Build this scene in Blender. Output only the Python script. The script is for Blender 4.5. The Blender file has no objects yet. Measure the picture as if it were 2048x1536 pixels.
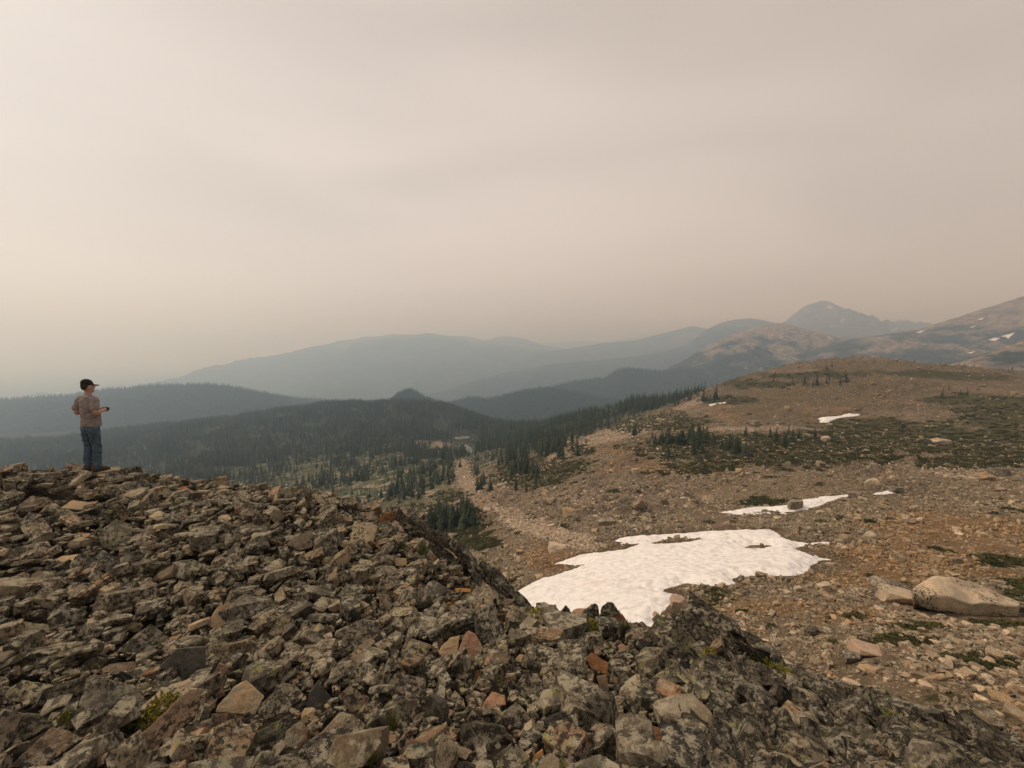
import bpy, bmesh, math, random
import numpy as np
from mathutils import Vector, Matrix, noise as mnoise
from mathutils.bvhtree import BVHTree

# ------------------------------------------------------------------ camera, sky, sun, exposure
SC = bpy.context.scene
COL = SC.collection
F = 860.0                              # focal length in photo pixels (photo 2048 x 1536)
PITCH = math.radians(4.52)             # camera looks a little below the horizon
cd = bpy.data.cameras.new('camera'); cam = bpy.data.objects.new('camera', cd); COL.objects.link(cam)
cd.sensor_width = 36.0; cd.lens = 36.0 * F / 2048.0
cd.clip_start = 0.05; cd.clip_end = 60000
cam.location = (0, 0, 0); cam.rotation_euler = (math.pi / 2 - PITCH, 0, 0)
SC.camera = cam

SUN_AZ, SUN_EL = math.radians(-74), math.radians(46)   # azimuth measured from +Y towards +X
SUN_DIR = Vector((math.sin(SUN_AZ) * math.cos(SUN_EL), math.cos(SUN_AZ) * math.cos(SUN_EL), math.sin(SUN_EL)))

def nd(nt, t, inp=None, **props):
    n = nt.nodes.new('ShaderNode' + t)
    for k, v in props.items(): setattr(n, k, v)
    for k, v in (inp or {}).items():
        s = n.inputs[k]
        if isinstance(v, bpy.types.NodeSocket): nt.links.new(v, s)
        else: s.default_value = v
    return n
def rgb(c): return (c[0], c[1], c[2], 1.0)

W = bpy.data.worlds.new('World'); SC.world = W; W.use_nodes = True
wt = W.node_tree; wt.nodes.clear()
sky = nd(wt, 'TexSky', sky_type='NISHITA', sun_disc=False, sun_elevation=SUN_EL, sun_rotation=SUN_AZ,
         air_density=1.0, dust_density=6.0, ozone_density=1.0, altitude=1900.0)
skyb = nd(wt, 'Background', {'Color': sky.outputs[0], 'Strength': 0.10})
tc = nd(wt, 'TexCoord')
# the smoke layer that veils the whole sky: soft, wide banks, brighter towards the veiled sun
dot = nd(wt, 'VectorMath', {0: tc.outputs['Generated'], 1: SUN_DIR}, operation='DOT_PRODUCT')
glow = nd(wt, 'MapRange', {'Value': dot.outputs['Value'], 'From Min': -0.45, 'From Max': 0.85, 'To Min': 0.0, 'To Max': 1.0}, interpolation_type='SMOOTHSTEP')
mp = nd(wt, 'Mapping', {'Vector': tc.outputs['Generated'], 'Scale': (0.9, 0.9, 4.4), 'Rotation': (0.02, 0.05, 1.9)})
nz1 = nd(wt, 'TexNoise', {'Vector': mp.outputs[0], 'Scale': 1.1, 'Detail': 2.5, 'Roughness': 0.40, 'Distortion': 0.6})
nzr = nd(wt, 'MapRange', {'Value': nz1.outputs[0], 'From Min': 0.28, 'From Max': 0.74, 'To Min': 0.0, 'To Max': 1.0}, interpolation_type='SMOOTHSTEP')
g2 = nd(wt, 'Math', {0: glow.outputs[0], 1: 0.29}, operation='MULTIPLY')
n2 = nd(wt, 'Math', {0: nzr.outputs[0], 1: 0.36}, operation='MULTIPLY')
elev = nd(wt, 'SeparateXYZ', {0: tc.outputs['Generated']})
low = nd(wt, 'MapRange', {'Value': elev.outputs[2], 'From Min': 0.42, 'From Max': 0.12, 'To Min': 0.0, 'To Max': 0.36}, interpolation_type='SMOOTHSTEP')   # thinner smoke, paler air low down
gs0 = nd(wt, 'Math', {0: g2.outputs[0], 1: n2.outputs[0]}, operation='ADD')
gs = nd(wt, 'Math', {0: gs0.outputs[0], 1: low.outputs[0]}, operation='ADD')
smk = nd(wt, 'MixRGB', {'Fac': gs.outputs[0], 'Color1': rgb((0.485, 0.392, 0.312)), 'Color2': rgb((1.02, 0.872, 0.785))})
smb = nd(wt, 'Background', {'Color': smk.outputs[0], 'Strength': 1.0})
wm = nd(wt, 'MixShader', {0: 0.90, 1: skyb.outputs[0], 2: smb.outputs[0]})
nd(wt, 'OutputWorld', {'Surface': wm.outputs[0]})

sl = bpy.data.lights.new('sun', 'SUN'); sun = bpy.data.objects.new('sun', sl); COL.objects.link(sun)
sl.energy = 2.0; sl.angle = math.radians(8); sl.color = (1.0, 0.82, 0.62)
sun.rotation_euler = (-SUN_DIR).to_track_quat('-Z', 'Y').to_euler()

SC.view_settings.view_transform = 'Standard'; SC.view_settings.look = 'None'
SC.view_settings.exposure = 0.03; SC.view_settings.gamma = 1.0; SC.view_settings.use_curve_mapping = False
SC.render.engine = 'CYCLES'
SC.cycles.use_denoising = True
SC.cycles.max_bounces = 10; SC.cycles.diffuse_bounces = 3; SC.cycles.volume_bounces = 8
SC.cycles.transparent_max_bounces = 8

# ------------------------------------------------------------------ geometry of the view (layout helpers)
CA, SA = math.cos(PITCH), math.sin(PITCH)
def ray(px, py):
    """direction (x, y, z) of a photo pixel, unit depth along the lens axis"""
    px = np.asarray(px, float); py = np.asarray(py, float)
    cx = (px - 1024) / F; cy = -(py - 768) / F
    return np.stack([cx, CA + cy * SA, -SA + cy * CA], -1)
def P(px, py, d): return ray(px, py) * d
def proj(x, y, z):
    dep = y * CA - z * SA
    up = y * SA + z * CA
    dep = np.maximum(dep, 1e-3)
    return 1024 + F * x / dep, 768 - F * up / dep, dep

# ------------------------------------------------------------------ numpy noise
def _hash(ix, iy, seed):
    h = (ix.astype(np.int64) * 374761393 + iy.astype(np.int64) * 668265263 + seed * 1442695041) & 0xFFFFFFFF
    h = ((h ^ (h >> 13)) * 1274126177) & 0xFFFFFFFF
    return (h ^ (h >> 16)) & 0xFFFF
def perlin(x, y, seed=0):
    x = np.asarray(x, float); y = np.asarray(y, float)
    ix = np.floor(x); iy = np.floor(y); fx = x - ix; fy = y - iy
    u = fx * fx * fx * (fx * (fx * 6 - 15) + 10); v = fy * fy * fy * (fy * (fy * 6 - 15) + 10)
    def g(a, b):
        an = _hash(ix + a, iy + b, seed) * (2 * math.pi / 65536.0)
        return np.cos(an) * (fx - a) + np.sin(an) * (fy - b)
    n0 = g(0, 0) * (1 - u) + g(1, 0) * u; n1 = g(0, 1) * (1 - u) + g(1, 1) * u
    return (n0 * (1 - v) + n1 * v) * 1.4
def fbm(x, y, seed=0, octs=4, gain=0.5):
    s = 0; a = 1.0
    for o in range(octs):
        s = s + a * perlin(x * 2 ** o, y * 2 ** o, seed + o * 17); a *= gain
    return s
def sstep(a, b, x):
    t = np.clip((x - a) / (b - a), 0, 1); return t * t * (3 - 2 * t)

def tps_fit(pts, vals, lam=1e-6):
    n = len(pts)
    d = np.linalg.norm(pts[:, None] - pts[None], axis=2)
    K = np.where(d > 0, d * d * np.log(d + 1e-12), 0) + lam * np.eye(n)
    Pm = np.hstack([np.ones((n, 1)), pts])
    A = np.zeros((n + 3, n + 3)); A[:n, :n] = K; A[:n, n:] = Pm; A[n:, :n] = Pm.T
    return pts, np.linalg.solve(A, np.concatenate([vals, np.zeros(3)]))
def tps_eval(fit, q):
    pts, w = fit; n = len(pts); out = np.zeros(len(q))
    for s in range(0, len(q), 20000):
        qq = q[s:s + 20000]
        d2 = ((qq[:, None] - pts[None]) ** 2).sum(2)
        out[s:s + 20000] = (0.5 * d2 * np.log(d2 + 1e-20)) @ w[:n] + w[n] + qq @ w[n + 1:]
    return out

# ------------------------------------------------------------------ object helpers
def tag(o, label=None, cat=None, group=None, kind=None):
    if label: o['label'] = label
    if cat: o['category'] = cat
    if group: o['group'] = group
    if kind: o['kind'] = kind
    return o
def link(o, parent=None):
    COL.objects.link(o)
    if parent is not None: o.parent = parent
    return o
def empty(name, loc=(0, 0, 0), rz=0.0):
    o = bpy.data.objects.new(name, None); o.location = loc; o.rotation_euler = (0, 0, rz)
    o.empty_display_size = 0.1
    return link(o)
def mesh_np(name, verts, faces, smooth=True, mat=None, parent=None, attrs=None):
    """faces: (n,3) or (n,4) int array"""
    verts = np.ascontiguousarray(verts, np.float32); faces = np.ascontiguousarray(faces, np.int32)
    me = bpy.data.meshes.new(name)
    k = faces.shape[1]; nf = len(faces)
    me.vertices.add(len(verts)); me.vertices.foreach_set('co', verts.ravel())
    me.loops.add(nf * k); me.loops.foreach_set('vertex_index', faces.ravel())
    me.polygons.add(nf); me.polygons.foreach_set('loop_start', np.arange(0, nf * k, k, dtype=np.int32))
    me.polygons.foreach_set('use_smooth', np.full(nf, smooth, bool))
    me.update(calc_edges=True)
    for an, av in (attrs or {}).items():
        a = me.attributes.new(an, 'FLOAT', 'POINT'); a.data.foreach_set('value', np.ascontiguousarray(av, np.float32))
    me.validate()
    if mat: me.materials.append(mat)
    o = bpy.data.objects.new(name, me)
    return link(o, parent)
def grid_faces(nr, nc):
    i = np.arange(nr * nc).reshape(nr, nc)
    return np.stack([i[:-1, :-1], i[:-1, 1:], i[1:, 1:], i[1:, :-1]], -1).reshape(-1, 4)
def obj_from_bm(name, bm, mat=None, parent=None, smooth=False):
    me = bpy.data.meshes.new(name); bm.to_mesh(me); bm.free()
    if smooth: me.polygons.foreach_set('use_smooth', [True] * len(me.polygons))
    if mat: me.materials.append(mat)
    return link(bpy.data.objects.new(name, me), parent)
def pip(poly, x, y):
    """points in polygon (even-odd)"""
    poly = np.asarray(poly, float); x = np.asarray(x, float); y = np.asarray(y, float)
    ins = np.zeros(x.shape, bool); n = len(poly)
    for i in range(n):
        x0, y0 = poly[i]; x1, y1 = poly[(i + 1) % n]
        if y0 == y1: continue
        c = ((y0 > y) != (y1 > y)) & (x < (x1 - x0) * (y - y0) / (y1 - y0) + x0)
        ins ^= c
    return ins
def sdist(poly, x, y):
    """signed distance, positive inside"""
    poly = np.asarray(poly, float); d = np.full(np.shape(x), 1e9); n = len(poly)
    for i in range(n):
        a = poly[i]; b = poly[(i + 1) % n]; e = b - a; L = max((e ** 2).sum(), 1e-12)
        t = np.clip(((x - a[0]) * e[0] + (y - a[1]) * e[1]) / L, 0, 1)
        d = np.minimum(d, np.hypot(x - a[0] - t * e[0], y - a[1] - t * e[1]))
    return np.where(pip(poly, x, y), d, -d)

# ------------------------------------------------------------------ materials
def new_mat(name, rough=0.9, spec=0.2):
    m = bpy.data.materials.new(name); m.use_nodes = True
    b = m.node_tree.nodes['Principled BSDF']
    b.inputs['Roughness'].default_value = rough; b.inputs['Specular IOR Level'].default_value = spec
    return m, m.node_tree, b
def mixc(nt, f, a, b):
    return nd(nt, 'MixRGB', {'Fac': f, 'Color1': a if isinstance(a, bpy.types.NodeSocket) else rgb(a),
                             'Color2': b if isinstance(b, bpy.types.NodeSocket) else rgb(b)}).outputs[0]
def ramp01(nt, v, a, b):
    return nd(nt, 'MapRange', {'Value': v, 'From Min': a, 'From Max': b}, interpolation_type='SMOOTHSTEP').outputs[0]
def noi(nt, vec, scale, detail=5.0, rough=0.55, dist=0.0):
    return nd(nt, 'TexNoise', {'Vector': vec, 'Scale': scale, 'Detail': detail, 'Roughness': rough, 'Distortion': dist}).outputs[0]
def math_(nt, op, a, b=0.0):
    return nd(nt, 'Math', {0: a, 1: b}, operation=op).outputs[0]

def rock_mat(name, tones, black=0.5, pale=0.5, yellow=0.3, rnd='attr', tint_hi=None, bump=0.85, scale=1.0, strike=None):
    """weathered rock: a tone per stone, map lichen (black, pale grey, yellow-green), grain"""
    m, nt, b = new_mat(name, 0.88, 0.25)
    pos = nd(nt, 'NewGeometry').outputs['Position']
    if rnd == 'attr': r = nd(nt, 'Attribute', attribute_name='rnd').outputs['Fac']
    else: r = nd(nt, 'ObjectInfo').outputs['Random']
    cr = nd(nt, 'ValToRGB', {'Fac': r}); el = cr.color_ramp.elements
    el[0].position = 0.0; el[0].color = rgb(tones[0]); el[1].position = 1.0; el[1].color = rgb(tones[-1])
    for i, t in enumerate(tones[1:-1]):
        e = el.new((i + 1) / (len(tones) - 1)); e.color = rgb(t)
    # per-stone shift of the pattern
    sh = nd(nt, 'CombineXYZ', {0: math_(nt, 'MULTIPLY', r, 31.0), 1: math_(nt, 'MULTIPLY', r, 57.0), 2: math_(nt, 'MULTIPLY', r, 13.0)}).outputs[0]
    v = nd(nt, 'VectorMath', {0: pos, 1: sh}, operation='ADD').outputs[0]
    if strike is not None:
        v = nd(nt, 'Mapping', {'Vector': v, 'Rotation': (0, 0, -strike)}).outputs[0]
        v = nd(nt, 'VectorMath', {0: v, 1: (0.42, 1.5, 1.3)}, operation='MULTIPLY').outputs[0]
    big = noi(nt, v, 4.5 * scale, 4.0)
    col = mixc(nt, ramp01(nt, big, 0.32, 0.72), cr.outputs[0], nd(nt, 'MixRGB', {'Fac': 1.0, 'Color1': cr.outputs[0], 'Color2': rgb((1.45, 1.38, 1.28))}, blend_type='MULTIPLY').outputs[0])
    fine = noi(nt, v, 55.0 * scale, 6.0, 0.7)
    col = nd(nt, 'MixRGB', {'Fac': 0.55, 'Color1': col, 'Color2': nd(nt, 'MapRange', {'Value': fine, 'From Min': 0.25, 'From Max': 0.75, 'To Min': 0.35, 'To Max': 1.65}).outputs[0]}, blend_type='MULTIPLY').outputs[0]
    # pale crustose lichen
    lp = math_(nt, 'MULTIPLY', ramp01(nt, noi(nt, v, 13.0 * scale, 9.0, 0.72, 0.3), 0.47, 0.54), ramp01(nt, noi(nt, v, 2.6 * scale, 2.0), 0.56 - 0.3 * pale, 0.68 - 0.3 * pale))
    col = mixc(nt, math_(nt, 'MULTIPLY', lp, 0.8 if pale > 0 else 0.0), col, (0.385, 0.345, 0.25))
    ly = math_(nt, 'MULTIPLY', ramp01(nt, noi(nt, v, 16.0 * scale, 6.0, 0.65), 0.54, 0.58), ramp01(nt, noi(nt, v, 3.4 * scale, 2.0), 0.66 - 0.3 * yellow, 0.76 - 0.3 * yellow))
    col = mixc(nt, math_(nt, 'MULTIPLY', ly, 0.75 if yellow > 0 else 0.0), col, (0.30, 0.285, 0.12))
    # black lichen: round spots and ragged crusts
    vor = nd(nt, 'TexVoronoi', {'Vector': nd(nt, 'VectorMath', {0: v, 1: nd(nt, 'TexNoise', {'Vector': v, 'Scale': 20.0 * scale}).outputs['Color']}, operation='ADD').outputs[0], 'Scale': 31.0 * scale}, feature='F1')
    spots = nd(nt, 'MapRange', {'Value': vor.outputs['Distance'], 'From Min': 0.34, 'From Max': 0.24}, interpolation_type='SMOOTHSTEP').outputs[0]
    spots = math_(nt, 'MULTIPLY', spots, ramp01(nt, noi(nt, v, 5.0 * scale, 2.0), 0.60 - 0.30 * black, 0.66 - 0.30 * black))
    crust = math_(nt, 'MULTIPLY', ramp01(nt, noi(nt, v, 27.0 * scale, 9.0, 0.75), 0.50, 0.54), ramp01(nt, noi(nt, v, 2.2 * scale, 3.0), 0.58 - 0.30 * black, 0.66 - 0.30 * black))
    blk = math_(nt, 'MAXIMUM', spots, crust)
    col = mixc(nt, math_(nt, 'MULTIPLY', blk, 0.9 if black > 0 else 0.0), col, (0.018, 0.016, 0.013))
    nt.links.new(col, b.inputs['Base Color'])
    h = math_(nt, 'ADD', math_(nt, 'MULTIPLY', noi(nt, v, 22.0 * scale, 8.0, 0.7), 0.020 / scale), math_(nt, 'MULTIPLY', fine, 0.006 / scale))
    h = math_(nt, 'ADD', h, math_(nt, 'MULTIPLY', blk, 0.003 / scale))
    bp = nd(nt, 'Bump', {'Height': h, 'Strength': bump, 'Distance': 1.0})
    nt.links.new(bp.outputs[0], b.inputs['Normal'])
    return m

TALUS_TONES = [(0.039, 0.036, 0.028), (0.074, 0.066, 0.048), (0.149, 0.124, 0.087), (0.063, 0.059, 0.049), (0.236, 0.191, 0.136), (0.055, 0.052, 0.039), (0.132, 0.109, 0.078),
               (0.294, 0.228, 0.147), (0.115, 0.101, 0.076), (0.047, 0.046, 0.039), (0.206, 0.169, 0.118), (0.067, 0.063, 0.048), (0.302, 0.206, 0.125), (0.121, 0.108, 0.081), (0.265, 0.147, 0.082)]
M_ROCK = rock_mat('lichen_rock', TALUS_TONES, 0.60, 0.6, 0.45, 'attr')
M_ROCKO = rock_mat('lichen_rock_single', TALUS_TONES, 0.55, 0.65, 0.5, 'obj')
M_DARK = rock_mat('dark_lichen_slate', [(0.065, 0.06, 0.047), (0.095, 0.082, 0.062), (0.08, 0.074, 0.06)], 0.95, 0.55, 0.35, 'obj', bump=0.9)
M_BED = rock_mat('striped_slate', [(0.075, 0.067, 0.052), (0.10, 0.088, 0.066)], 0.75, 0.62, 0.4, 'obj', bump=1.0, strike=-0.62)
M_TAN = rock_mat('tan_rock', [(0.40, 0.295, 0.175), (0.43, 0.31, 0.185)], 0.0, 0.3, 0.0, 'obj')
M_RUST = rock_mat('rusty_rock', [(0.26, 0.135, 0.065), (0.23, 0.115, 0.06), (0.28, 0.15, 0.075)], 0.25, 0.2, 0.1, 'obj')
M_PINK = rock_mat('pinkish_rock', [(0.36, 0.215, 0.14), (0.33, 0.20, 0.135)], 0.1, 0.2, 0.0, 'obj')
M_ORANGE = rock_mat('orange_rock', [(0.42, 0.22, 0.07), (0.38, 0.19, 0.07)], 0.12, 0.1, 0.0, 'obj')
M_SPECK = rock_mat('speckled_rock', [(0.17, 0.15, 0.11), (0.16, 0.145, 0.115)], 0.85, 1.1, 0.6, 'obj')
M_YELLOW = rock_mat('yellow_lichen_rock', [(0.18, 0.155, 0.10), (0.19, 0.16, 0.11)], 0.6, 0.9, 1.3, 'obj')
M_SLATE = rock_mat('smooth_slate', [(0.075, 0.072, 0.064), (0.085, 0.08, 0.07)], 0.15, 0.2, 0.1, 'obj')
M_BROWN = rock_mat('brown_rock', [(0.17, 0.125, 0.085), (0.19, 0.135, 0.09)], 0.45, 0.5, 0.2, 'obj')
M_OLIVE = rock_mat('olive_rock', [(0.12, 0.112, 0.075), (0.115, 0.108, 0.078)], 0.6, 0.45, 0.5, 'obj')
M_GRANITE = rock_mat('pale_granite', [(0.38, 0.30, 0.21), (0.42, 0.335, 0.24), (0.35, 0.275, 0.195)], 0.28, 0.5, 0.0, 'obj', bump=0.5, scale=0.35)
M_GRANITE_A = rock_mat('pale_granite_stones', [(0.17, 0.14, 0.11), (0.26, 0.205, 0.145), (0.34, 0.27, 0.195), (0.21, 0.165, 0.115), (0.30, 0.22, 0.14), (0.42, 0.335, 0.25), (0.24, 0.19, 0.145)], 0.3, 0.3, 0.0, 'attr', bump=0.5, scale=0.35)
M_GRANITE_P = rock_mat('pinkish_granite', [(0.31, 0.225, 0.165), (0.33, 0.24, 0.175)], 0.1, 0.3, 0.0, 'obj', bump=0.5, scale=0.35)
M_GRANITE_D = rock_mat('grey_granite', [(0.17, 0.145, 0.12), (0.15, 0.13, 0.105)], 0.4, 0.3, 0.0, 'obj', bump=0.5, scale=0.35)
# ------------------------------------------------------------------ hillside: basin, right-hand knoll and forested valley (one height field)
HC = [  # photo pixel x, y and estimated depth (m) of points on the ground
 (2048,1480,6.4),(2048,1350,9.5),(1930,1230,17),(2200,1150,25),(2048,1100,30),(2048,1000,46),(2048,900,78),(2048,800,130),(2048,742,180),
 (2400,1000,40),(2400,800,110),(2400,735,180),
 (1900,724,205),(1700,721,205),(1600,735,200),(1500,762,195),(1430,786,190),(1390,804,195),
 (1700,1350,9.8),(1600,1250,15.5),(1500,1180,21.5),(1650,1090,32),(1300,1150,27),(1310,1250,18),(1030,1190,30),(1200,1080,41),(1560,1065,37),
 (1500,1010,52),(1700,980,53),(1850,1000,46),(1300,1000,62),(1000,1030,80),(1000,1100,47),(1120,1120,38),(900,1060,80),(930,960,150),(1100,920,130),
 (1250,862,160),(1320,835,190),(1400,880,105),(1700,900,90),(1850,900,86),(1700,830,140),(1550,830,145),(1850,800,150),(1700,760,178),(1550,780,175),
 (700,985,190),(500,960,240),(850,920,240),(800,1000,150),(900,880,340),(925,875,370),(600,880,400),(400,900,360),(250,930,330),(300,862,490),(0,930,390),(0,870,650),
 (-300,930,390),(-300,860,650),(-600,900,500),(1000,885,300),(1080,860,330),
 (700,806,620),(760,806,615),(850,804,600),(620,813,640),(560,824,660),(460,843,690),(930,819,570),(1000,846,540),(1050,850,500),(1150,838,400),(1230,822,350),(1300,805,310),(1350,803,290),(350,857,720),(200,865,760),
]
hid = [(700,840,900),(850,840,880),(560,850,930),(1000,880,800),(1150,880,640),(1300,870,520),(1400,850,380),(1500,840,330),(1700,800,330),(1900,800,330),(300,880,1000),(0,880,1000),(-400,890,1000),
       (2100,790,320),(2400,790,320),(1240,905,900),(1700,900,900),(2300,900,900)]
nearp = [(0.0, 5.0, -9.0), (-6.0, 9.0, -11.5), (-14, 10, -14.0), (-8, 22, -20.0), (-25, 22, -24.0), (-30, 60, -40.0), (5.0, 8.0, -8.6), (-60, 90, -52), (0, 15, -13.5), (-60, 20, -34), (7.5, 3.5, -6.2), (12, 2.5, -6.6)]
pw = [P(a, b, c) for a, b, c in HC + hid] + [np.array(p) for p in nearp]
pw = np.array(pw)
rr = np.hypot(pw[:, 0], pw[:, 1]); th = np.arctan2(pw[:, 0], pw[:, 1])
hfit = tps_fit(np.stack([th * 1.6, np.log(rr)], 1), pw[:, 2] / rr, 2e-4)
NA, NR = 500, 600
A0, A1, L0, L1 = math.radians(-78), math.radians(78), math.log(4.5), math.log(1050)
tha = np.linspace(A0, A1, NA); lra = np.linspace(L0, L1, NR)
TH, LR = np.meshgrid(tha, lra); RR = np.exp(LR)
HX, HY = np.sin(TH) * RR, np.cos(TH) * RR
ZS = tps_eval(hfit, np.stack([TH.ravel() * 1.6, LR.ravel()], 1)).reshape(TH.shape) * RR      # smooth surface
def bil(G, x, y):
    r = np.hypot(x, y); t = np.arctan2(x, y)
    i = np.clip((np.log(r) - L0) / (L1 - L0) * (NR - 1), 0, NR - 1.001); j = np.clip((t - A0) / (A1 - A0) * (NA - 1), 0, NA - 1.001)
    i0 = i.astype(int); j0 = j.astype(int); a = i - i0; b = j - j0
    return (G[i0, j0] * (1 - b) + G[i0, j0 + 1] * b) * (1 - a) + (G[i0 + 1, j0] * (1 - b) + G[i0 + 1, j0 + 1] * b) * a
def hit(px, py, G=None, rmin=5.0):
    """where the line of sight of a photo pixel meets the hillside"""
    G = ZS if G is None else G
    px = np.atleast_1d(np.asarray(px, float)); py = np.atleast_1d(np.asarray(py, float))
    d = ray(px, py); h = np.hypot(d[:, 0], d[:, 1])
    R = np.exp(np.linspace(math.log(rmin), L1, 900))
    pts = d[:, None, :] * (R[None, :, None] / h[:, None, None])
    below = pts[..., 2] < bil(G, pts[..., 0].ravel(), pts[..., 1].ravel()).reshape(pts.shape[:2])
    k = np.where(below.any(1), below.argmax(1), 899)
    return pts[np.arange(len(px)), k]

def zp(ox, oy, s, pts): return [(ox + x / s, oy + y / s) for x, y in pts]
SNOW = []
SNOW.append(('broad tilted snowfield with ragged edges in the basin beyond the talus', zp(960, 940, 2.695, [(150,680),(300,596),(420,565),(560,512),(410,503),(560,455),(690,430),(760,395),(670,380),(900,345),(920,355),(1190,338),(1440,328),(1615,318),(1640,365),(1770,395),(1925,383),(1870,412),(1800,415),(1720,420),(1710,435),(1790,450),(1890,485),(1830,500),(1780,545),(1700,570),(1500,575),(1390,580),(1380,620),(1220,628),(1110,615),(1030,640),(1010,655),(1080,660),(1120,690),(1060,720),(1030,745),(990,785),(960,800),(970,830),(930,865),(850,900),(500,900),(200,780),(120,720)]),
   [zp(960, 940, 2.695, h) for h in ([(930,395),(1010,375),(1190,372),(1200,380),(1060,392),(960,402)], [(1420,425),(1460,405),(1560,405),(1570,412),(1480,428)], [(690,440),(760,405),(850,400),(760,432)])], 0.42))
SNOW.append(('long thin snow band behind the grey cubic boulder', zp(1300, 900, 2.414, [(340,300),(500,275),(640,268),(665,262),(720,243),(890,218),(980,208),(975,224),(890,242),(830,267),(770,284),(690,294),(640,299),(560,284),(460,302)]), [], 0.35))
SNOW.append(('short narrow snow strip above the long thin band', zp(1300, 900, 2.414, [(1045,213),(1160,188),(1212,183),(1190,207),(1100,216)]), [], 0.35))
SNOW.append(('small bright snow patch below the brown knoll', zp(1000, 560, 1.954, [(1252,538),(1330,530),(1360,521),(1420,526),(1395,533),(1340,537),(1290,549),(1264,553)]), [], 0.33))
SNOW.append(('thin snow streak on the shoulder of the brown knoll', zp(1000, 560, 1.954, [(798,490),(870,479),(908,474),(878,483),(822,494)]), [], 0.33))
SNOW.append(('tiny snow remnant in the pale stony gully', zp(800, 820, 5.12, [(995,1102),(1085,1080),(1088,1104),(1150,1102),(1075,1128)]), [], 0.45))
POND = [('meandering pale tarn among the valley trees', zp(800, 820, 5.12, [(560,284),(600,276),(650,270),(700,270),(712,282),(660,292),(600,298)])),
        ('narrow bright creek below the valley tarn', zp(800, 820, 5.12, [(672,350),(715,375),(748,412),(738,446),(698,446),(712,412),(682,390)]))]
def to_param(poly):
    w = hit([p[0] for p in poly], [p[1] for p in poly])
    return np.stack([np.arctan2(w[:, 0], w[:, 1]), np.log(np.hypot(w[:, 0], w[:, 1]))], 1)
def densify(poly, k=4):
    out = []
    for i in range(len(poly)):
        a = np.array(poly[i]); b = np.array(poly[(i + 1) % len(poly)])
        for j in range(k): out.append(tuple(a + (b - a) * j / k))
    return out
snow_sd = []; wet = np.full(ZS.shape, -1e9)
def poly_sd(poly, holes=()):
    pp = to_param(densify(poly, 3)); sd = np.full(ZS.shape, -50.0)
    m = (TH > pp[:, 0].min() - .1) & (TH < pp[:, 0].max() + .1) & (LR > pp[:, 1].min() - .1) & (LR < pp[:, 1].max() + .1)
    s = sdist(pp, TH[m], LR[m])
    for h in holes: s = np.minimum(s, -sdist(to_param(densify(h, 3)), TH[m], LR[m]))
    sd[m] = s * RR[m]
    return sd, pp
for lab, poly, holes, tk in SNOW: snow_sd.append(poly_sd(poly, holes))
pond_sd = [poly_sd(p) for _, p in POND]
for s, _ in snow_sd + pond_sd: wet = np.maximum(wet, s)

PXs, PYs, _d = proj(HX, HY, ZS)
def ell(cx, cy, rx, ry): return np.clip(1.35 - np.sqrt(((PXs - cx) / rx) ** 2 + ((PYs - cy) / ry) ** 2), 0, 1)
def line(pts, w):
    d = np.full(PXs.shape, 1e9)
    for a, b in zip(pts[:-1], pts[1:]):
        ex, ey = b[0] - a[0], b[1] - a[1]; t = np.clip(((PXs - a[0]) * ex + (PYs - a[1]) * ey) / (ex * ex + ey * ey), 0, 1)
        d = np.minimum(d, np.hypot(PXs - a[0] - t * ex, PYs - a[1] - t * ey))
    return np.clip(1.4 - d / w, 0, 1)
gn = fbm(TH * 26, LR * 26, 5, 4, .6)
gn2 = fbm(HX / 11, HY / 11, 15, 4, .6)
green = np.zeros(ZS.shape)
for e in [(1450,897,190,30),(1620,905,210,34),(1850,882,250,34),(1980,905,120,24),(1700,868,120,10),(1330,843,95,20),(1250,850,60,14),(1085,935,110,24),(1060,960,90,18),(905,992,45,12),(860,1018,60,12),(900,1052,80,44),(960,1085,50,14),
          (1510,768,80,9),(1640,752,130,7),(1880,752,150,9),(1960,800,120,14),(2010,835,120,30),(1540,1000,70,7),(1350,948,90,9),(1250,990,50,8),(2010,1250,60,9),(2035,1180,40,26),(1800,1285,90,8),(1970,1325,90,12),
          (1460,800,60,10),(1750,850,120,14),(1950,930,130,14),(2000,1130,50,10),(1700,1240,50,6),(1900,1390,60,10),(1830,1260,70,7),(1160,900,34,10),(1420,930,90,12)]:
    green = np.maximum(green, ell(*e))
green = sstep(0.25, 0.75, green + 0.42 * gn + 0.1)
rust = np.zeros(ZS.shape)
for e in [(1850,1110,260,55),(1900,1060,200,40),(1620,815,260,22),(1300,940,120,24),(1720,785,220,30),(1090,1112,80,30),(1540,1215,180,28),(1700,1230,150,30),(1480,830,100,16),(1250,905,50,10),(1290,940,40,12),(1750,1160,200,30)]:
    rust = np.maximum(rust, ell(*e))
rust = sstep(0.2, 0.9, rust + 0.35 * gn2)
pale = np.maximum.reduce([line([(925,935),(928,960),(940,985),(985,1025),(1080,1062),(1180,1092)], 19) , line([(850,1026),(960,1012)], 12), line([(985,985),(1060,940),(1120,915),(1190,880),(1290,835)], 12),
                          line([(1180,885),(1260,868),(1330,850)], 10), line([(1400,805),(1340,830),(1200,880)], 9), ell(1200,1010,170,40) * .55, ell(1330,1000,250,45) * .5, ell(1330,900,70,14) * .8, ell(1490,860,190,10), ell(1900,950,150,20) * .6, ell(1700,870,150,10) * .7,
                          ell(1850,1330,250,60) * .45, ell(870,885,50,9), ell(700,915,120,20) * .4, ell(640,960,120,30) * .45])
pale = sstep(0.3, 0.85, pale + 0.3 * gn)
forest = sstep(0, 1, np.clip((PXs * 0 + 1), 0, 1)) * 0
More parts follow.
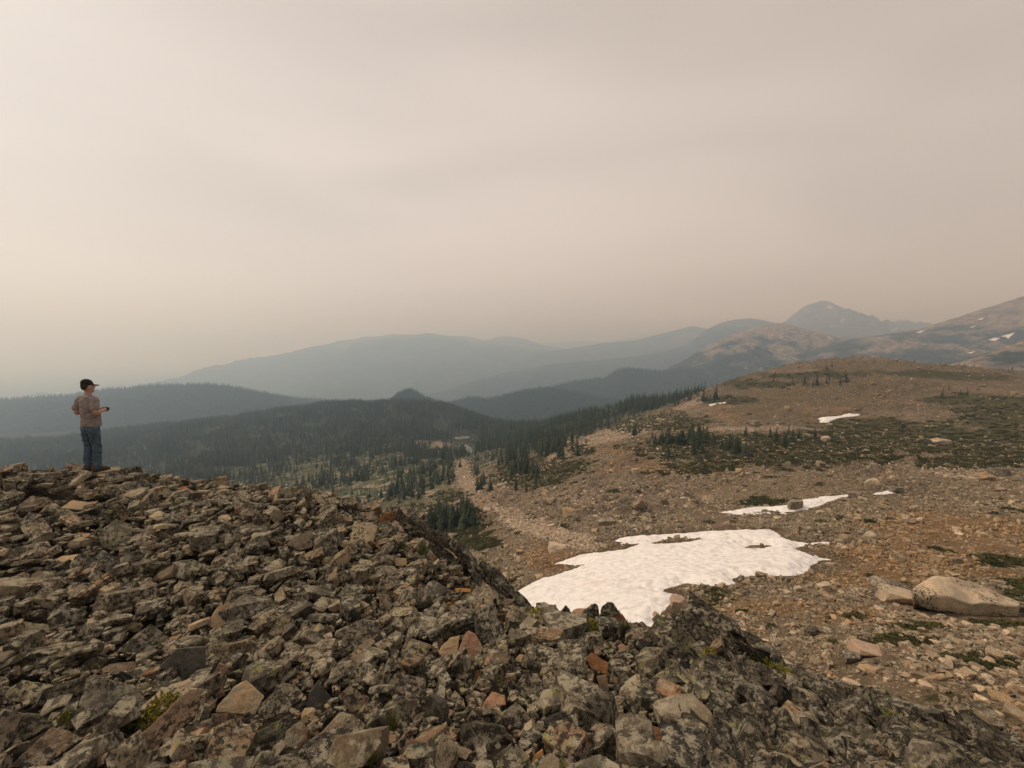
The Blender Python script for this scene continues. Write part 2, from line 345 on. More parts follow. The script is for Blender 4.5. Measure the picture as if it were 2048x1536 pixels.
EDGE_Y = [700, 790, 805, 830, 862, 900, 940, 960, 985, 1010, 1040]; EDGE_X = [1440, 1400, 1385, 1270, 1190, 1110, 985, 935, 895, 890, 700]
def forest_edge(py): return np.interp(py, EDGE_Y, EDGE_X)
forest = sstep(-25, 45, forest_edge(PYs) - PXs + 25 * gn) * sstep(110, 150, RR) * sstep(1075, 985, PYs)
openw = sstep(885, 945, PYs + 22 * gn) * sstep(380, 620, PXs)
olive = sstep(70, 140, RR) * sstep(1150, 1450, PXs) * sstep(-.6, .25, fbm(HX / 26, HY / 26, 57, 4, .6) + .35 * sstep(830, 750, PYs))
# rock ledges striking across the slope, fading where snow or water lies
damp = sstep(0.6, -1.2, wet) * 0.9 + 0.1
u_ = HX * 0.82 + HY * 0.57; v_ = -HX * 0.57 + HY * 0.82
ledge = 1 - np.abs(perlin(u_ / 16, v_ / 6, 31)) * 2.4
ledge2 = 1 - np.abs(perlin(u_ / 5, v_ / 1.7, 37)) * 2.4
rocky = sstep(-0.1, 0.4, fbm(HX / 30, HY / 30, 41, 3)) * (1 - green * .7) * sstep(28, 60, RR) * (1 - forest)
ZN = (0.5 * fbm(HX / 22, HY / 22, 3, 3) * sstep(12, 60, RR) + 0.20 * fbm(HX / 5, HY / 5, 8, 3) + 0.06 * fbm(HX / 1.1, HY / 1.1, 11, 2) * sstep(160, 60, RR)
      + rocky * (np.clip(ledge, 0, 1) ** 2 * 1.3 + np.clip(ledge2, 0, 1) ** 2 * 0.55)
      + 3.2 * fbm(HX / 90, HY / 90, 21, 3) * sstep(140, 320, RR) * (1 - sstep(280, 120, RR)))
ZN *= damp
ZF = ZS + ZN - 0.12 * sstep(-0.3, 0.8, wet)
def H(x, y): return bil(ZF, np.asarray(x, float), np.asarray(y, float))

def ground_mat():
    m, nt, b = new_mat('alpine_ground', 0.95, 0.15)
    pos = nd(nt, 'NewGeometry').outputs['Position']
    def at(n): return nd(nt, 'Attribute', attribute_name=n).outputs['Fac']
    n1 = noi(nt, pos, 0.35, 6.0, 0.6); n2 = noi(nt, pos, 2.5, 6.0, 0.65); n3 = noi(nt, pos, 9.0, 6.0, 0.7)
    base = mixc(nt, ramp01(nt, n1, 0.3, 0.7), (0.108, 0.080, 0.049), (0.178, 0.133, 0.085))
    base = mixc(nt, math_(nt, 'MULTIPLY', at('rust'), ramp01(nt, n2, 0.2, 0.62)), base, (0.175, 0.095, 0.036))
    base = mixc(nt, math_(nt, 'MULTIPLY', at('rocky'), 0.7), base, mixc(nt, ramp01(nt, n2, 0.35, 0.65), (0.105, 0.085, 0.068), (0.22, 0.175, 0.135)))
    base = mixc(nt, math_(nt, 'MULTIPLY', at('olive'), ramp01(nt, n2, 0.22, 0.52)), base, mixc(nt, ramp01(nt, n1, .35, .65), (0.058, 0.047, 0.024), (0.100, 0.074, 0.038)))
    # small stones, several sizes, as relief-bearing colour
    hs = None
    for sc_, amt in ((16.0, .75), (7.0, .75), (3.2, .75), (1.3, .7)):
        vo = nd(nt, 'TexVoronoi', {'Vector': pos, 'Scale': sc_, 'Randomness': 1.0})
        f = math_(nt, 'MULTIPLY', nd(nt, 'MapRange', {'Value': vo.outputs['Distance'], 'From Min': 0.42, 'From Max': 0.30}).outputs[0],
                  ramp01(nt, nd(nt, 'SeparateColor', {0: vo.outputs['Color']}).outputs[0], 0.45, 0.55))
        stone = mixc(nt, nd(nt, 'SeparateColor', {0: vo.outputs['Color']}).outputs[1], (0.15, 0.112, 0.075), (0.50, 0.385, 0.265))
        base = mixc(nt, math_(nt, 'MULTIPLY', f, amt), base, stone)
        hh = math_(nt, 'MULTIPLY', f, 0.22 / sc_)
        hs = hh if hs is None else math_(nt, 'ADD', hs, hh)
    pl = math_(nt, 'MULTIPLY', at('pale'), ramp01(nt, n2, 0.25, 0.6))
    base = mixc(nt, math_(nt, 'MULTIPLY', pl, 0.8), base, mixc(nt, n3, (0.22, 0.17, 0.125), (0.48, 0.38, 0.285)))
    gf = math_(nt, 'MULTIPLY', at('green'), ramp01(nt, math_(nt, 'ADD', math_(nt, 'MULTIPLY', n2, 0.6), math_(nt, 'MULTIPLY', n1, 0.5)), 0.34, 0.52))
    grn = mixc(nt, ramp01(nt, n1, 0.35, 0.68), (0.040, 0.037, 0.016), (0.088, 0.078, 0.031))
    base = mixc(nt, gf, base, grn)
    ff = at('forest')
    fl = mixc(nt, ramp01(nt, noi(nt, pos, 0.05, 6.0, 0.65), 0.44, 0.60), (0.045, 0.052, 0.024), (0.100, 0.108, 0.050))
    fl = mixc(nt, math_(nt, 'MULTIPLY', at('openw'), ramp01(nt, noi(nt, pos, 0.16, 7.0, 0.75), 0.53, 0.58)), mixc(nt, at('openw'), (0.042, 0.047, 0.030), fl), (0.33, 0.27, 0.20))
    base = mixc(nt, math_(nt, 'MULTIPLY', ff, math_(nt, 'SUBTRACT', 1.0, math_(nt, 'MULTIPLY', at('pale'), 0.8))), base, fl)
    grain = nd(nt, 'MapRange', {'Value': n3, 'From Min': 0.3, 'From Max': 0.7, 'To Min': 0.55, 'To Max': 1.35}).outputs[0]
    base = nd(nt, 'MixRGB', {'Fac': 0.8, 'Color1': base, 'Color2': grain}, blend_type='MULTIPLY').outputs[0]
    base = nd(nt, 'MixRGB', {'Fac': math_(nt, 'MULTIPLY', at('damp'), .8), 'Color1': base, 'Color2': rgb((0.55, 0.50, 0.46))}, blend_type='MULTIPLY').outputs[0]   # meltwater-soaked soil
    nt.links.new(base, b.inputs['Base Color'])
    h = math_(nt, 'ADD', hs, math_(nt, 'ADD', math_(nt, 'MULTIPLY', n2, 0.12), math_(nt, 'MULTIPLY', n3, 0.03)))
    nt.links.new(nd(nt, 'Bump', {'Height': h, 'Strength': 0.8, 'Distance': 1.0}).outputs[0], b.inputs['Normal'])
    return m
M_GROUND = ground_mat()
hill = mesh_np('hillside', np.stack([HX, HY, ZF], -1).reshape(-1, 3), grid_faces(NR, NC := NA), True, M_GROUND,
               attrs={'green': green.ravel(), 'rust': rust.ravel(), 'pale': pale.ravel(), 'forest': forest.ravel(), 'rocky': rocky.ravel(), 'openw': openw.ravel(), 'olive': olive.ravel(), 'damp': (sstep(-2.2, -.2, wet + .7 * gn)).ravel()})
tag(hill, 'stony brown alpine basin rising to a knoll and dropping to a wooded valley', kind='structure')

# snow lying on the hillside
def snow_mat():
    m, nt, b = new_mat('old_snow', 0.75, 0.3)
    pos = nd(nt, 'NewGeometry').outputs['Position']
    dirt = noi(nt, pos, 1.6, 8.0, 0.7); pk = noi(nt, pos, 0.22, 3.0)
    c = mixc(nt, ramp01(nt, dirt, 0.44, 0.74), (0.83, 0.81, 0.795), (0.58, 0.54, 0.50))
    sp = nd(nt, 'TexVoronoi', {'Vector': pos, 'Scale': 5.0}); c = mixc(nt, math_(nt, 'MULTIPLY', nd(nt, 'MapRange', {'Value': sp.outputs['Distance'], 'From Min': .16, 'From Max': .08}).outputs[0], ramp01(nt, noi(nt, pos, .6, 4.), .5, .62)), c, (0.36, 0.29, 0.22))
    c = mixc(nt, math_(nt, 'MULTIPLY', ramp01(nt, pk, 0.60, 0.75), 0.55), c, (0.80, 0.67, 0.635))
    nt.links.new(c, b.inputs['Base Color'])
    b.inputs['Subsurface Weight'].default_value = 0.0
    cups = nd(nt, 'TexVoronoi', {'Vector': pos, 'Scale': 2.6}, feature='SMOOTH_F1').outputs['Distance']
    h = math_(nt, 'ADD', math_(nt, 'MULTIPLY', cups, 0.16), math_(nt, 'MULTIPLY', noi(nt, pos, 7.0, 4.0), 0.03))
    nt.links.new(nd(nt, 'Bump', {'Height': h, 'Strength': 0.95, 'Distance': 1.0}).outputs[0], b.inputs['Normal'])
    return m
M_SNOW = snow_mat()
def sheet(name, sd_pp, poly, holes, thick, mat, up=0):
    _, pp = sd_pp
    a0, a1 = pp[:, 0].min(), pp[:, 0].max(); l0, l1 = pp[:, 1].min(), pp[:, 1].max(); ma = .04 * max(a1 - a0, l1 - l0)
    na, nl = (300, 260) if (a1 - a0) > .35 else (150, 110)
    t, l = np.meshgrid(np.linspace(a0 - ma, a1 + ma, na), np.linspace(l0 - ma, l1 + ma, nl)); r = np.exp(l)
    s = sdist(pp, t, l)
    for h in holes: s = np.minimum(s, -sdist(to_param(densify(h, 3)), t, l))
    s = s * r + 0.42 * fbm(t * r / 2.2, r / 2.2, 77, 5, .6) * min(1.0, thick * 2)
    x, y = np.sin(t) * r, np.cos(t) * r
    if up: z = bil(ZS, x, y) + thick * sstep(-0.6, 0.4, s) - 0.25
    else: z = bil(ZS, x, y) - 0.22 + (thick + 0.12) * sstep(-0.7, 1.5, s) + 0.05 * fbm(x / 3, y / 3, 5, 2) + 0.045 * perlin(x / .6, y / .6, 9) + 0.02 * perlin(x / .25, y / .25, 19)
    z = np.where(s < -0.7, z - 0.25, z)
    f = grid_faces(nl, na); keep = (s.ravel()[f] > -0.9).any(1); f = f[keep]
    used, inv = np.unique(f, return_inverse=True)
    return mesh_np(name, np.stack([x, y, z], -1).reshape(-1, 3)[used], inv.reshape(-1, 4), True, mat)
for (lab, poly, holes, tk), sp in zip(SNOW, snow_sd):
    tag(sheet('snow_patch', sp, poly, holes, tk, M_SNOW), lab, 'snow patch', 'old snow patches in the basin')
M_WATER, ntw, bw = new_mat('still_water', 0.22, 0.8); bw.inputs['Base Color'].default_value = (0.10, 0.11, 0.10, 1); bw.inputs['Metallic'].default_value = 0.0
bw.inputs['IOR'].default_value = 1.33
for (lab, poly), sp in zip(POND, pond_sd):
    tag(sheet('water', sp, poly, [], 0.36, M_WATER, 1), lab, kind='structure')

# ------------------------------------------------------------------ distant ridges: each a real ridge with a crest, a near and a far flank
def mountain_mat(name, forest_c, rock_c, scree_c, wood, sc, band=None):
    m, nt, b = new_mat(name, 0.95, 0.1)
    pos = nd(nt, 'NewGeometry').outputs['Position']
    hgt = nd(nt, 'Attribute', attribute_name='hgt').outputs['Fac']
    st = nd(nt, 'Mapping', {'Vector': pos, 'Scale': (1, 1, 2.2), 'Rotation': (0.0, 0.5, 0.2)}).outputs[0]
    n1 = noi(nt, st, sc, 8.0, 0.68); n2 = noi(nt, st, sc * 6, 7.0, 0.7); n3 = noi(nt, pos, sc * 30, 5.0, 0.65)
    rc = mixc(nt, ramp01(nt, n2, 0.38, 0.62), rock_c, scree_c)
    w = math_(nt, 'ADD', math_(nt, 'ADD', math_(nt, 'MULTIPLY', math_(nt, 'SUBTRACT', n1, 0.5), 2.6), math_(nt, 'MULTIPLY', math_(nt, 'SUBTRACT', n2, 0.5), 1.6)), math_(nt, 'SUBTRACT', wood, hgt))
    f = ramp01(nt, w, -0.10, 0.10)
    fc = mixc(nt, ramp01(nt, n3, 0.35, 0.65), tuple(.7 * c for c in forest_c), tuple(1.4 * c for c in forest_c))
    c = mixc(nt, f, rc, fc)
    c = nd(nt, 'MixRGB', {'Fac': 0.7, 'Color1': c, 'Color2': nd(nt, 'MapRange', {'Value': n3, 'From Min': 0.3, 'From Max': 0.7, 'To Min': 0.6, 'To Max': 1.3}).outputs[0]}, blend_type='MULTIPLY').outputs[0]
    nt.links.new(c, b.inputs['Base Color'])
    h = math_(nt, 'ADD', math_(nt, 'MULTIPLY', n2, 0.6 / sc / 6), math_(nt, 'MULTIPLY', n3, 0.5 / sc / 30))
    nt.links.new(nd(nt, 'Bump', {'Height': h, 'Strength': 0.9, 'Distance': 1.0}).outputs[0], b.inputs['Normal'])
    return m
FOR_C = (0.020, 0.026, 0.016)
M_WOOD = mountain_mat('wooded_hill', FOR_C, (0.16, 0.13, 0.10), (0.24, 0.20, 0.15), 1.75, 0.004)
M_ROCKY = mountain_mat('rocky_hill', FOR_C, (0.11, 0.09, 0.07), (0.42, 0.33, 0.24), 0.60, 0.012)
M_ROCKY2 = mountain_mat('rocky_mountain', (0.03, 0.032, 0.022), (0.12, 0.092, 0.068), (0.40, 0.30, 0.21), 0.36, 0.011)
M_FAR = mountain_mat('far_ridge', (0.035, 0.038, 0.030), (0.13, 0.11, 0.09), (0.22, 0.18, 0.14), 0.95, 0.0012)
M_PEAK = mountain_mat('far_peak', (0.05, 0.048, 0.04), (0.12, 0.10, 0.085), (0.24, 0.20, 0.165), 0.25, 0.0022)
RIDGE = {}
def ridge(key, name, label, crest, d, base_z, wf, wb, mat, rough, seed, n=220, m=90, pw=1.0, tag_kind='structure', jag=0.0):
    """crest: photo pixels along the skyline; d: depth of the crest; flanks run down to base_z over wf / wb metres"""
    cp = np.array(crest, float); s = np.concatenate([[0], np.cumsum(np.hypot(*np.diff(cp, axis=0).T))]); s /= s[-1]
    t = np.linspace(0, 1, n); x = np.interp(t, s, cp[:, 0]); y = np.interp(t, s, cp[:, 1])
    k = np.hanning(7); k /= k.sum(); ys = np.convolve(np.pad(y, 3, mode='edge'), k, 'valid'); y = 0.6 * ys + 0.4 * y
    dd = np.interp(t, np.linspace(0, 1, len(d)), d) if hasattr(d, '__len__') else np.full(n, float(d))
    C = P(x, y, 1.0) * dd[:, None]
    C[:, 2] += jag * fbm(C[:, 0] / (jag * 14 + 1), C[:, 1] / (jag * 14 + 1), seed + 3, 4, .6)
    v = np.concatenate([-np.linspace(1, 0, m)[:-1] ** 1.3, np.linspace(0, 1, m // 3) ** 1.3])
    V, I = np.meshgrid(v, np.arange(n), indexing='ij')
    wfv = wf * (1 + 0.35 * fbm(t * 5, t * 0 + seed, seed, 3))[I]
    off = np.where(V < 0, V * wfv, V * wb)
    X = C[I, 0] + 0.18 * np.where(V < 0, off, 0) * np.sin(t * 9 + seed)[I]; Y = C[I, 1] + off
    a = np.abs(V); drop = (C[I, 2] - base_z)
    Z = C[I, 2] - drop * np.where(V < 0, (0.55 * a + 0.45 * np.sin(a * math.pi / 2) ** 1.6) ** pw, a ** 0.9)
    L = wf * 0.42
    gul = 1 - 2 * np.abs(perlin(X / L, Y / (L * 2.2), seed + 50)); gul2 = 1 - 2 * np.abs(perlin(X / L * 3.1, Y / (L * 1.1), seed + 51))
    Z = Z + rough * sstep(0, .35, a) * (0.6 * gul + 0.3 * gul2 + 0.35 * fbm(X / L * 6, Y / L * 6, seed + 52, 4, .55)) * np.where(V < 0, 1, .5)
    hg = np.clip((Z - base_z) / max(drop.max(), 1), 0, 1.2)
    verts = np.stack([X, Y, Z], -1).reshape(-1, 3); fc = grid_faces(len(v), n)
    o = mesh_np(name, verts, fc, True, mat, attrs={'hgt': hg.ravel()})
    tag(o, label, kind=tag_kind); RIDGE[key] = (o, verts, fc, C)
    return o
GZ = -330.0
ridge('left', 'forested_hill', 'long dark wooded hill behind the standing person', [(-900,830),(-500,815),(-200,806),(0,801),(60,797),(150,792),(220,780),(300,772),(380,769),(450,771),(500,781),(540,790),(575,801),(640,815),(720,832)], [1050,1050,1100,1180], -190, 430, 420, M_WOOD, 14, 1, jag=1.5)
ridge('cone', 'forested_hill', 'small pointed wooded hill beyond the valley forest', [(748,825),(780,806),(798,790),(812,783),(824,781),(836,788),(852,797),(880,806),(930,825)], 960, -170, 220, 220, M_WOOD, 5, 2, n=110, m=60)
ridge('mid', 'forested_hill', 'dark rounded wooded hill in the middle of the valley', [(780,830),(860,818),(905,806),(935,797),(955,796),(975,801),(1000,795),(1040,784),(1080,778),(1110,779),(1150,785),(1200,797),(1250,806),(1340,820)], [1180,1180,1100,1030], -210, 340, 340, M_WOOD, 12, 3)
ridge('mid2', 'forested_hill', 'dark wooded spur below the rocky hump', [(960,800),(1060,785),(1110,773),(1150,763),(1185,759),(1210,757),(1235,741),(1255,737),(1290,741),(1330,744),(1360,738),(1400,742),(1450,762),(1520,785),(1600,800)], [1480,1450,1400,1360], -240, 400, 400, M_WOOD, 16, 4)
ridge('hump', 'rocky_hill', 'rounded rocky hump with scattered dark trees', [(1240,775),(1300,757),(1350,736),(1390,706),(1430,683),(1460,669),(1500,658),(1530,649),(1550,646),(1575,649),(1610,657),(1650,671),(1700,676),(1745,678),(1800,690),(1870,700)], 1560, -140, 430, 420, M_ROCKY, 26, 5, n=300, m=130, jag=2.0)
ridge('right', 'rocky_mountain', 'brown bare mountain flank with small snow patches', [(1560,720),(1620,695),(1665,683),(1700,678),(1750,672),(1800,664),(1845,656),(1880,645),(1920,633),(1960,619),(2000,607),(2048,592),(2140,560),(2260,530),(2400,540),(2600,600)], [1450,1300,1180,1080], -80, 500, 500, M_ROCKY2, 24, 6, n=320, m=130, jag=1.5)
ridge('spur', 'rocky_spur', 'dark brown rocky spur rising behind the knoll', [(1860,745),(1920,728),(1950,716),(1990,702),(2020,690),(2060,676),(2130,655),(2250,640),(2400,650)], 640, -60, 190, 190, M_ROCKY2, 8, 7, n=160, m=70, jag=1.0)
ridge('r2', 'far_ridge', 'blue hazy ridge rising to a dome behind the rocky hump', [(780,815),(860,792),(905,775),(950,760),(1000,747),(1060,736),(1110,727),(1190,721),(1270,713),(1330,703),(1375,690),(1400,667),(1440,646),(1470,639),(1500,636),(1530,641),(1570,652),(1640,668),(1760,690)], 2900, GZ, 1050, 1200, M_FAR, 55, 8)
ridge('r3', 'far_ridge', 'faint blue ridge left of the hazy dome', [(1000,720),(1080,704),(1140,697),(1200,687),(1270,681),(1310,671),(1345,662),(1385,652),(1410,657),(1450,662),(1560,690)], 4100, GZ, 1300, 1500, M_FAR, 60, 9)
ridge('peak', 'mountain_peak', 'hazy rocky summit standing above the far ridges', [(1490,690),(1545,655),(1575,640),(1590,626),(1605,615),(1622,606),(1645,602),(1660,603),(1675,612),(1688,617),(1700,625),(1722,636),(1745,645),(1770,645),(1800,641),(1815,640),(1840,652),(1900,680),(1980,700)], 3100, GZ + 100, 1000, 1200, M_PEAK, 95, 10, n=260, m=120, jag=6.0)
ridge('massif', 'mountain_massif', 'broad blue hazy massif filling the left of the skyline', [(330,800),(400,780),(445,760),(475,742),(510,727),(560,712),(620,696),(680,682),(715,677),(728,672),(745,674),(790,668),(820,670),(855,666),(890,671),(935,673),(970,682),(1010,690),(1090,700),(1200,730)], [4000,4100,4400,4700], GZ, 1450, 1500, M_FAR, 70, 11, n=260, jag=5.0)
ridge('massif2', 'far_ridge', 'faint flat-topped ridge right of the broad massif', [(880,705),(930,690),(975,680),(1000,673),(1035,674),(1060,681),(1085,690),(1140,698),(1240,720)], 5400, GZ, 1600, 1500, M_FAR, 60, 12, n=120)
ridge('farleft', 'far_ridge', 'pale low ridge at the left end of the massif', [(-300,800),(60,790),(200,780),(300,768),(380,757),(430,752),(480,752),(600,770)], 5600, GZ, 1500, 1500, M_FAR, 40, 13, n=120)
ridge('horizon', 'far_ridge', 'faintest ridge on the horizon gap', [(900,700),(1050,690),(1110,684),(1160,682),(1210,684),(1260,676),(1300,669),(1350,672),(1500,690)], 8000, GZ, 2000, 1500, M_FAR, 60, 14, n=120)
M_PLAIN, ntp, bpn = new_mat('valley_floor', 0.95, 0.1)
cpl = mixc(ntp, ramp01(ntp, noi(ntp, nd(ntp, 'NewGeometry').outputs['Position'], 0.002, 8.0, .65), .35, .65), (0.022, 0.028, 0.017), (0.05, 0.052, 0.03))
ntp.links.new(cpl, bpn.inputs['Base Color'])
gx = np.linspace(-15900, 15900, 60); GX, GY = np.meshgrid(gx, gx)
tag(mesh_np('valley_ground', np.stack([GX, GY, np.full(GX.shape, GZ + 8) + 6 * fbm(GX / 2500, GY / 2500, 4, 3)], -1).reshape(-1, 3), grid_faces(60, 60), True, M_PLAIN), 'dark wooded valley floor reaching to the horizon', kind='structure')

# snow high on the mountains, laid on the slope they lie on
def drape(key, poly, label, name='snow_patch', up=1.5, mat=None, cat='snow patch', k=26):
    o, verts, fc, _ = RIDGE[key]
    bvh = RIDGE.setdefault(key + '_bvh', BVHTree.FromPolygons([tuple(map(float, v)) for v in verts], [tuple(map(int, f)) for f in fc]))
    p = np.array(poly); x0, y0 = p.min(0); x1, y1 = p.max(0)
    ny = max(6, int(k * (y1 - y0) / (x1 - x0) * 2))
    gx_, gy_ = np.meshgrid(np.linspace(x0 - .5, x1 + .5, k), np.linspace(y0 - .5, y1 + .5, ny)); R = ray(gx_, gy_)
    V = np.zeros(R.shape); ok = sdist(p, gx_, gy_) > -0.35
    for i in range(ny):
        for j in range(k):
            dv = Vector(R[i, j]).normalized(); loc, nor, _, _ = bvh.ray_cast(Vector((0, 0, 0)), dv)
            if loc is None: ok[i, j] = False; continue
            if nor.z < 0: nor = -nor
            V[i, j] = loc + nor * up
    f = grid_faces(ny, k); f = f[ok.ravel()[f].all(1)]
    if not len(f): return
    used, inv = np.unique(f, return_inverse=True)
    ob = mesh_np(name, V.reshape(-1, 3)[used], inv.reshape(-1, 4), True, mat or M_SNOW)
    md = ob.modifiers.new('thickness', 'SOLIDIFY'); md.thickness = up * .8; md.offset = -1
    tag(ob, label, cat, 'snow patches high on the mountains')
z7 = lambda pts: zp(1350, 580, 2.934, pts)
drape('right', z7([(1838,296),(1870,284),(1912,284),(1882,302)]), 'left of two bright snow patches on the bare mountain flank', up=1.2)
drape('right', z7([(1908,276),(1960,262),(1998,250),(1978,272),(1955,292),(1942,280)]), 'branching snow patch high on the bare mountain flank', up=1.2)
drape('right', z7([(1778,176),(1815,164),(1800,178)]), 'thin snow fleck near the top of the bare mountain', up=1.2)
drape('right', z7([(1730,222),(1765,212),(1745,224)]), 'second small snow fleck below the bare mountain crest', up=1.2)
drape('right', z7([(1415,252),(1470,238),(1440,254)]), 'thin snow streak at the low end of the bare mountain', up=1.2)
drape('right', z7([(1715,372),(1760,362),(1740,376)]), 'lowest snow streak on the bare mountain flank', up=1.2)
drape('peak', z7([(900,216),(935,206),(915,218)]), 'lower snow streak on the hazy summit', up=3)
drape('peak', z7([(968,190),(985,176),(998,168),(985,186)]), 'slanting snow streak on the hazy summit', up=3)
drape('peak', z7([(1255,244),(1300,224),(1310,226),(1275,242)]), 'snow streak on the low shoulder of the hazy summit', up=3)
drape('peak', z7([(893,96),(925,108),(920,114),(897,104)]), 'small snow fleck near the hazy summit top', up=3)

# smoke haze: one closed box of even air round everything
def haze():
    x0, x1, y0, y1, z0, z1 = -16000, 16000, -16000, 16000, GZ - 20, 420
    bm = bmesh.new(); bmesh.ops.create_cube(bm, size=1.0)
    for v in bm.verts: v.co = Vector((x0 if v.co.x < 0 else x1, y0 if v.co.y < 0 else y1, z0 if v.co.z < 0 else z1))
    m = bpy.data.materials.new('smoke_haze'); m.use_nodes = True; nt = m.node_tree; nt.nodes.clear()
    pv = nd(nt, 'VolumePrincipled', {'Color': rgb((0.56, 0.77, 1.0)), 'Density': HAZE_D, 'Anisotropy': 0.65, 'Absorption Color': rgb((0.90, 0.96, 1.0))})
    nd(nt, 'OutputMaterial', {'Volume': pv.outputs[0]})
    o = obj_from_bm('haze', bm, m); tag(o, 'thin blue-grey smoke haze filling the valley air', kind='stuff')
HAZE_D = 5.6e-4
haze()
# ------------------------------------------------------------------ talus ridge in front (height field under the stones)
TC = [(0,948,8.2),(90,944,8.3),(188,942,8.3),(300,946,8.6),(400,960,9.0),(500,985,9.0),(640,1006,8.8),(760,1034,8.0),(850,1092,7.0),(940,1145,6.2),(1020,1200,5.1),(1060,1222,4.6),(1180,1225,4.4),(1310,1264,4.0),
      (1390,1245,3.9),(1480,1290,3.8),(1560,1345,3.6),(1660,1365,3.35),(1800,1412,3.0),(2048,1475,2.6),(2300,1540,2.4),
      (0,1200,4.1),(0,1050,5.9),(300,1050,5.9),(500,1200,4.2),(700,1100,5.5),(300,1300,3.35),(0,1400,2.65),(1000,1400,2.65),(800,1250,3.8),(1000,1536,1.85),(500,1536,1.9),(0,1536,2.0),(1400,1420,2.75),(1700,1500,2.35),(2048,1600,2.0),
      (-400,1200,4.1),(-700,960,8.0),(-400,950,8.2),(-500,1500,2.2),(1300,1536,1.95)]
tcw = [P(*c) for c in TC]
for c in TC[:21]:
    p = P(*c); r = math.hypot(p[0], p[1]); u = p[:2] / r
    for k, (dr, dz) in enumerate(((1.6, -1.15), (5.0, -5.2), (11.0, -12.5))):
        if c[0] > 700: dr *= .75
        tcw.append(np.array([p[0] + u[0] * dr, p[1] + u[1] * dr, p[2] + dz]))
for c in ((-700,960,8.0),(-400,950,8.2)):
    p = P(*c); r = math.hypot(p[0], p[1]); u = p[:2] / r
    for dr, dz in ((1.6, -1.15), (5.0, -5.2), (11., -12.5)): tcw.append(np.array([p[0] + u[0] * dr, p[1] + u[1] * dr, p[2] + dz]))
tcw += [np.array(q) for q in ((0, -3, -1.45), (-4, -3, -1.5), (4, -3, -1.9), (0, 0, -1.6), (-9, 0, -1.9), (6, 0, -4.6), (9, -3, -7.0), (10, 3, -8.0), (-14, 0, -2.2))]
tcw = np.array(tcw); tfit = tps_fit(tcw[:, :2] / 5, tcw[:, 2], 2e-4)
TX0, TX1, TY0, TY1, TS = -17.0, 10.0, -3.0, 19.0, 0.10
txa = np.arange(TX0, TX1 + .01, TS); tya = np.arange(TY0, TY1 + .01, TS); TXG, TYG = np.meshgrid(txa, tya)
TZ = tps_eval(tfit, np.stack([TXG.ravel(), TYG.ravel()], 1) / 5).reshape(TXG.shape)
TZ = TZ - 0.17 * sstep(2.5, 5.5, np.hypot(TXG, TYG)) + 0.06 * fbm(TXG / 1.4, TYG / 1.4, 61, 3)
def T(x, y):
    i = np.clip((np.asarray(y, float) - TY0) / TS, 0, len(tya) - 1.01); j = np.clip((np.asarray(x, float) - TX0) / TS, 0, len(txa) - 1.01)
    i0 = i.astype(int); j0 = j.astype(int); a = i - i0; b = j - j0
    return (TZ[i0, j0] * (1 - b) + TZ[i0, j0 + 1] * b) * (1 - a) + (TZ[i0 + 1, j0] * (1 - b) + TZ[i0 + 1, j0 + 1] * b) * a
def thit(px, py):
    d = ray(px, py); h = math.hypot(d[0], d[1]); best = None
    R = np.linspace(0.8, 14, 900); p = d[None] * (R[:, None] / h)
    gap = p[:, 2] - T(p[:, 0], p[:, 1]); b = np.nonzero(gap < 0)[0]
    k = b[0] if len(b) else int(np.argmin(gap))
    return p[k]
m, nt, b = new_mat('talus_soil', 0.97, 0.1)
pos = nd(nt, 'NewGeometry').outputs['Position']
cc = mixc(nt, ramp01(nt, noi(nt, pos, 9.0, 8.0, 0.7), 0.35, 0.65), (0.025, 0.021, 0.016), (0.08, 0.064, 0.045))
nt.links.new(cc, b.inputs['Base Color']); nt.links.new(nd(nt, 'Bump', {'Height': noi(nt, pos, 16.0, 8.0, .7), 'Strength': 1.0, 'Distance': 0.06}).outputs[0], b.inputs['Normal'])
M_SOIL = m
talus = mesh_np('talus_slope', np.stack([TXG, TYG, TZ - 0.10], -1).reshape(-1, 3), grid_faces(len(tya), len(txa)), True, M_SOIL)
tag(talus, 'near ridge heaped with broken lichen-covered rock', kind='structure')

# ------------------------------------------------------------------ rock shapes
def cut_rock(seed, dims, ncuts, lo=.60, hi=.93):
    rg = random.Random(seed); bm = bmesh.new(); bmesh.ops.create_cube(bm, size=1.0)
    for v in bm.verts: v.co = Vector((v.co.x * dims[0] * rg.uniform(.8, 1.15), v.co.y * dims[1] * rg.uniform(.75, 1.2), v.co.z * dims[2] * rg.uniform(.7, 1.25)))
    for _ in range(ncuts):
        n = Vector((rg.gauss(0, 1) / dims[0], rg.gauss(0, 1) / dims[1], rg.gauss(0, .55) / dims[2])).normalized()
        far = max(v.co.dot(n) for v in bm.verts)
        r = bmesh.ops.bisect_plane(bm, geom=bm.verts[:] + bm.edges[:] + bm.faces[:], plane_co=n * far * rg.uniform(lo, hi), plane_no=n, clear_outer=True)
        ed = [e for e in r['geom_cut'] if isinstance(e, bmesh.types.BMEdge)]
        if len(ed) > 2:
            try: bmesh.ops.contextual_create(bm, geom=ed)
            except Exception: pass
    bmesh.ops.remove_doubles(bm, verts=bm.verts, dist=0.02 * dims[2])
    return bm
